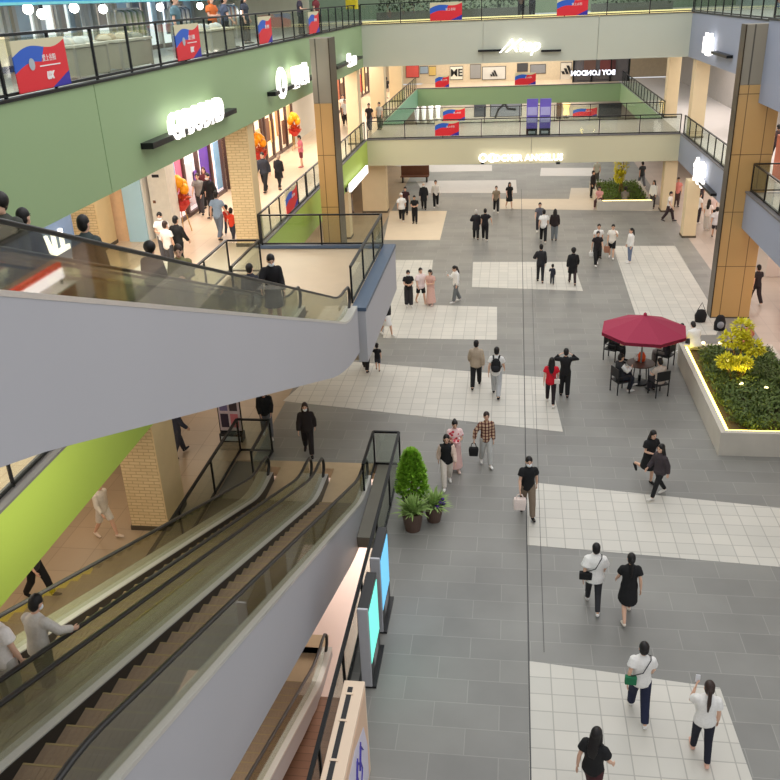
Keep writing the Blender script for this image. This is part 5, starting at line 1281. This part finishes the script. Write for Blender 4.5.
def tree(label, base, crowns, n, leafm, trunk_c, h0, nt_=3, ls=.16):
    base = Vector(base); t = thing('tree', label, 'tree', base, None)
    for k in range(nt_):
        c = Vector(crowns[k % len(crowns)][0]); a = 2*PI*k/nt_; b = base+Vector((.12*math.cos(a),.12*math.sin(a),0))
        m_ = MB(); m_.tube([b, b.lerp(c,.5)+Vector((.05*math.sin(k*2),.05*math.cos(k),0)), c], [.045,.035,.02], n=8); m_.build('trunk', mat('bark', (130,104,56), .8, 8, .3), t)
    for c, r in crowns:
        c = Vector(c); m_ = MB()
        for i in range(n):
            d = Vector((random.gauss(0,1),random.gauss(0,1),random.gauss(0,1))).normalized(); p_ = c+Vector((d.x*r[0],d.y*r[1],d.z*r[2]))*random.uniform(.45,1)**.6
            m_.leaf(p_, d+Vector((random.gauss(0,.5),random.gauss(0,.5),random.gauss(-.1,.5))), ls*random.uniform(.6,1.3), ls*.55)
        m_.build('foliage', leafm, t)
    return t
yel = mat('yellow_leaves', (214,206,44), .6, 3, .3)
tbp = Vector((7.25,25.6,ph-.16))
def cr(px, py, Y, r): return (GY(px,py,Y), r)
tree('small yellow-leaved tree lit from below in the near planter', tbp, [cr(731,339,25.9,(.3,.3,.2)),cr(742,327,26.2,(.3,.3,.2)),cr(726,361,25.4,(.26,.26,.15)),cr(754,348,25.8,(.3,.3,.18)),cr(741,363,25.3,(.32,.3,.14)),cr(744,341,25.9,(.22,.22,.16))], 230, yel, None, 1, 4, .15)
for i, (px, py) in enumerate(((741,386),(728,363),(766,390),(703,345),(720,345),(760,408))):
    g = G(px, py, ph); t2 = thing('garden_light', ['small spotlight in the planter leaves at the foot of the tree','small spotlight in the planter leaves behind the tree','small spotlight at the right of the planter leaves','small spotlight at the far left corner of the planter leaves','small spotlight at the far edge of the planter leaves','small spotlight at the right front of the planter leaves'][i], 'light', (g.x,g.y,ph-.16), 'spotlights in the planter')
    MB().lathe((g.x,g.y,ph-.16), [(.02,0),(.02,.2)],8).build('stake', dark_m, t2); m_ = MB(); m_.ell((g.x,g.y,ph+.08), (.06,.06,.045)); m_.build('lamp', emat('garden_glow', (255,236,170), 6), t2, smooth=True)
# far planter under the bridge
a = G(602,206); b = G(650,206)
fx0, fx1, fy0, fy1 = 5.2, 8.4, 51.6, 57.5
t = thing('planter', 'far planter with lit rim under the bridge', 'planter', ((fx0+fx1)/2,(fy0+fy1)/2,0))
wmb = MB(); wmb.box(fx0,fx0+.25,fy0,fy1,0,.55).box(fx1-.25,fx1,fy0,fy1,0,.55).box(fx0+.25,fx1-.25,fy0,fy0+.25,0,.55).box(fx0+.25,fx1-.25,fy1-.25,fy1,0,.55); pw = wmb.build('stone_wall', stone, t)
MB().box(fx0+.25,fx1-.25,fy0+.25,fy1-.25,0,.4).build('soil', mat('soil', (72,60,40)), t); MB().box(fx0+.3,fx1-.1,fy0+.12,fy0+.2,.55,.58).build('light_strip', emat('yellow_led_far', (255,232,150), 3.0), pw)
gb = leaves('ground_cover', mat('far_planter_leaves', (86,112,36), .6, 2.2, .4), None, [(fx0+.4,fx1-.3,fy0+.45,fy1-.3,.4,.72)], 2600, .16, .08, .8); tag(gb, 'green ground cover filling the far planter', 'plants', kind='stuff')
tree('slender yellow-leaved tree in the far planter', (6.75,53.8,.4), [((6.7,53.8,2.2),(.38,.38,.5)),((6.85,53.9,2.9),(.35,.35,.4)),((6.6,53.7,1.6),(.25,.25,.3))], 300, yel, None, 1, 2, .2)
# ------------------------------------------------------------ potted plants by the railing
def pot(label, p, r, h, kind):
    p = Vector(p); t = thing('potted_plant', label, 'plant', p, None)
    pt_ = MB().lathe(p, [(r*.72,0),(r*.9,h*.5),(r,h-.04),(r*1.04,h-.04),(r*1.04,h),(r*.88,h),(r*.86,h-.06)],24).build('pot', mat('pot_brown', (96,76,66), .5, 5, .12), t, smooth=False)
    MB().lathe(p, [(r*.86,h-.08),(r*.86,h-.05)],20).build('soil', mat('soil', (72,60,40)), pt_)
    m_ = MB(); c = p+Vector((0,0,h))
    if kind == 'conifer':
        for i in range(3200):
            z = random.uniform(0,1)**.8; rr = (.31*(1-z**1.7)**.7+.04)*random.uniform(.55,1.08); a_ = random.uniform(0,2*PI)
            m_.leaf(c+Vector((rr*math.cos(a_),rr*math.sin(a_),z*1.25)), Vector((math.cos(a_)+random.gauss(0,.5),math.sin(a_)+random.gauss(0,.5),.9+random.gauss(0,.4))), .15, .06)
        m_.build('foliage', mat('conifer_green', (140,188,56), .7, 13, .55), t)
        k = MB(); k.tube([c-Vector((0,0,.08)), c+Vector((0,0,1.1))], [.03,.01], n=6); k.build('trunk', mat('bark', (130,104,56)), t)
    else:
        for i in range(190):
            a_ = random.uniform(0,2*PI); el = random.uniform(.25,1.4); ln = random.uniform(.36,.62); d = Vector((math.cos(a_)*math.cos(el),math.sin(a_)*math.cos(el),math.sin(el)))
            b_ = c+Vector((random.uniform(-.08,.08),random.uniform(-.08,.08),-.05)); m1 = b_+d*ln*.6; sdv = d.cross(Vector((0,0,1))).normalized()*.022
            tip = b_+d*ln+Vector((0,0,-ln*.18*math.cos(el)))
            m_.add([b_-sdv*.5,b_+sdv*.5,m1+sdv,m1-sdv,tip], [(0,1,2,3),(3,2,4)])
        m_.build('leaves', mat('strap_leaves', (150,178,104), .5, 5, .4), t)
    if kind == 'flowers':
        for i in range(9):
            k = MB(); f_ = c+Vector((r*.7+random.uniform(-.1,.12), random.uniform(-.2,.08), random.uniform(.0,.2)))
            k.ell(f_, (.05,.05,.04), 8, 5); k.build('flower', mat('violet_petals', (86,50,140), .7, 20, .2), t, smooth=True)
    return t
random.seed(8)
pot('brown pot of pale strap leaves beside the railing', G(413,529), .26, .52, 'strap')
pot('smaller brown pot of strap leaves with violet flowers', G(434,520), .23, .44, 'flowers')
pot('tall bright green conifer in a pot behind the strap leaves', G(413,512), .26, .5, 'conifer')
# ------------------------------------------------------------ screens and boards along the railing
def kiosk(label, y0, y1, c, x=-2.62):
    t = thing('screen_kiosk', label, 'screen', (x+.1,(y0+y1)/2,0), 'digital screens by the railing')
    cs = MB().box(x,x+.2,y0+.02,y1-.02,.02,1.86).build('casing', mat('kiosk_black', (28,28,30), .3, 5, .1), t, bevel=.015); MB().box(x+.01,x+.21,y0,y0+.05,.05,1.9).build('side_panel', mat('kiosk_silver', (196,196,202), .35, 5, .05, metal=.3), t, bevel=.015)
    MB().box(x+.2,x+.208,y0+.12,y1-.09,.52,1.74).build('display', emat('display_%d_%d_%d' % c, c, .95), cs); MB().box(x+.2,x+.205,y0+.4,y1-.3,.2,.42).build('base_label', mat('kiosk_grey', (150,150,152), .4), cs)
    MB().box(x-.08,x+.28,y0+.02,y1-.02,0,.05).build('foot', mat('kiosk_black', (28,28,30)), t)
    return t
kiosk('black digital screen showing turquoise, nearer of two by the railing', 12.2, 13.4, (120,236,216))
kiosk('black digital screen showing light blue, farther of two by the railing', 13.75, 14.95, (110,190,232))
t = thing('light_box', 'cream framed board with purple brush marks at the bottom edge', 'board', (-2.4,9.2,0))
x = -2.5; MB().box(x,x+.34,7.4,10.35,0,1.98).build('cabinet', mat('board_cream', (240,216,190), .5, 2, .05), t, bevel=.015); MB().box(x+.09,x+.17,7.6,10.2,1.975,1.986).build('slot', inkm, t)
for y in (8.0,8.75,9.5,10.05): MB().box(x+.07,x+.2,y-.02,y+.02,1.98,1.996).build('clip', mat('board_cream', (240,216,190)), t)
po = MB().box(x+.34,x+.346,7.5,10.25,.1,1.9).build('poster', mat('board_beige', (232,196,166), .5, .6, .05), t)
m_ = MB(); m_.prism([(x+.347,7.5,.15),(x+.347,10.1,.15),(x+.347,10.15,.8),(x+.347,9.95,1.4),(x+.347,9.2,1.7),(x+.347,7.5,1.7)], (.004,0,0)); m_.build('white_field', mat('board_white', (226,220,236), .5), po)
for dy, dz in ((0,0),(.3,-.02)):
    m_ = MB(); m_.tube([(x+.353,9.6-dy,1.45+dz),(x+.353,9.5-dy,1.15),(x+.353,9.6-dy,.9),(x+.353,9.4-dy,.6)], [(.02,.004)]*4, n=6); m_.tube([(x+.353,9.72-dy,1.15),(x+.353,9.55-dy,1.42),(x+.353,9.4-dy,1.05)], [(.03,.004)]*3, n=6); m_.build('brush_mark', mat('purple_ink', (86,76,176), .5), po)
m_ = MB(); m_.tube([(x+.353,9.5,.5),(x+.353,9.2,.62),(x+.353,8.9,.45)], [(.03,.004)]*3, n=6); m_.build('brush_mark', mat('pink_ink', (206,96,140), .5), po)
# poster stand by the left railing
g = G(233,440); t = thing('poster_stand', 'poster stand with printed sheet and black base behind the left railing', 'poster stand', g)
MB().box(g.x-.36,g.x+.36,g.y-.16,g.y+.16,0,.28).build('base', mat('kiosk_black', (28,28,30)), t, bevel=.02); MB().box(g.x-.3,g.x+.3,g.y-.165,g.y-.16,.06,.2).build('base_label', grey_p, t)
MB().box(g.x-.36,g.x+.36,g.y-.02,g.y+.02,.28,1.6).build('frame', dark_m, t); ps = MB().box(g.x-.33,g.x+.33,g.y-.03,g.y-.02,.34,1.56).build('printed_sheet', mat('poster_mixed', (206,190,196), .5, 6, .35), t)
for i, c in enumerate(((60,50,70),(206,120,130),(120,110,150),(70,60,66))): MB().box(g.x-.28+.3*(i % 2),g.x-.04+.3*(i % 2),g.y-.036,g.y-.03,.45+.55*(i//2),.9+.55*(i//2)).build('picture', mat('print_%d_%d_%d' % c, c), ps)
# things near the planter
g = G(700,322); t = thing('shoulder_bag', 'black bag behind the hunched white tee', 'bag', g)
m_ = MB(); m_.tube([g+Vector((0,0,.02)), g+Vector((0,0,.3)), g+Vector((0,0,.5))], [(.2,.12),(.24,.14),(.14,.08)], n=10, cap=.2); m_.build('bag_body', cloth(BLK), t, smooth=True); m_ = MB(); m_.tube([g+Vector((-.16,0,.45)), g+Vector((0,0,.8)), g+Vector((.16,0,.45))], .015, n=6, ref=(0,1,0)); m_.build('handle', cloth(BLK), t)
g = G(719,330); t = thing('backpack', 'black and grey backpack by the foot of the right gold pillar', 'backpack', g)
m_ = MB(); m_.tube([g+Vector((0,0,.02)), g+Vector((0,0,.3)), g+Vector((0,0,.55))], [(.2,.14),(.22,.15),(.14,.1)], n=12); m_.build('bag_body', cloth(BLK), t, smooth=True); m_ = MB(); m_.ell(g+Vector((0,-.14,.25)), (.13,.05,.14)); m_.build('front_pocket', cloth((150,150,156)), t, smooth=True)
tag(boxm(-9.5,-8.9,.1,.2,0,.1).build('x', white_w), 'x', 'x') if False else None
t = thing('bench', 'dark brown seat under the far left bridge corner', 'bench', G(415,182)); g = G(415,182)
MB().box(g.x-1,g.x+1,g.y-.3,g.y+.3,.38,.46).build('seat', mat('bench_brown', (110,70,50), .5, 4, .2), t); MB().box(g.x-1,g.x+1,g.y+.25,g.y+.32,.46,1.1).build('backrest', mat('bench_brown', (110,70,50)), t)
for i in (-1,1): MB().box(g.x+i*.85-.05,g.x+i*.85+.05,g.y-.25,g.y+.25,0,.38).build('leg', dark_m, t)
# ------------------------------------------------------------ light
w = bpy.data.worlds.new('World'); SC.world = w; w.use_nodes = True
bgn = w.node_tree.nodes['Background']; bgn.inputs[0].default_value = (.95,.97,1.0,1); bgn.inputs[1].default_value = .74
def area(name, loc, sx, sy, power, col, rot=(0,0,0)):
    l = bpy.data.lights.new(name, 'AREA'); l.shape = 'RECTANGLE'; l.size = sx; l.size_y = sy; l.energy = power; l.color = col
    o = bpy.data.objects.new(name, l); COL.objects.link(o); o.location = loc; o.rotation_euler = rot
    return o
warm = (1,.82,.62)
area('atrium_roof_lamp', (1.5,30,20), 16, 50, 3200, (1,.97,.93))
for i, y in enumerate((10,22,34,46,62,74)): area('gallery_lamp', (-10.8,y,8.35), 3.2, 8, 460, (1,.9,.8))
for i, y in enumerate((6,16,28,40,48)): area('under_gallery_lamp', (-10.8,y,2.85), 3.6, 8, 95, (1,.84,.66))
area('bridge_lamp', (0,54.2,8.35), 14, 4, 500, (1,.88,.74))
area('under_bridge_lamp', (0,54.2,2.85), 14, 4, 260, (1,.85,.66))
area('far_atrium_lamp', (0,69,14), 14, 18, 1500, (1,.95,.88))
area('far_shop_lamp', (0,83,8.3), 15, 3, 420, (1,.9,.76))
area('far_ground_shop_lamp', (0,83.5,2.85), 15, 3, 700, (1,.93,.85))
for y in (28,42,58): area('right_gallery_lamp', (12.3,y,8.35), 3.4, 12, 330, (1,.93,.88))
for y in (28,42,54): area('right_ground_lamp', (13,y,2.85), 5, 11, 300, (1,.86,.76))
area('top_shop_lamp', (-11,26,13.4), 3, 26, 1100, (1,.97,.9))
area('lime_fascia_fill', (-6.3,13.5,5.2), 2.4, 10, 170, (1,.94,.78), (0,D(35),0))  # unseen fill light, added to brighten the lime fascia
area('basement_lamp', (-3.6,24,-.5), 3, 5, 420, (1,.92,.86))
area('basement_lamp', (-4,12,-.5), 3, 8, 130, (1,.9,.82))
area('tree_uplight', (7.2,25.1,.95), .3, .3, 14, (1,.85,.35), (PI,0,0))
vs = SC.view_settings; vs.view_transform = 'Standard'; vs.look = 'None'; vs.gamma = 1; vs.use_curve_mapping = False; vs.exposure = 0
SC.cycles.transparent_max_bounces = 24
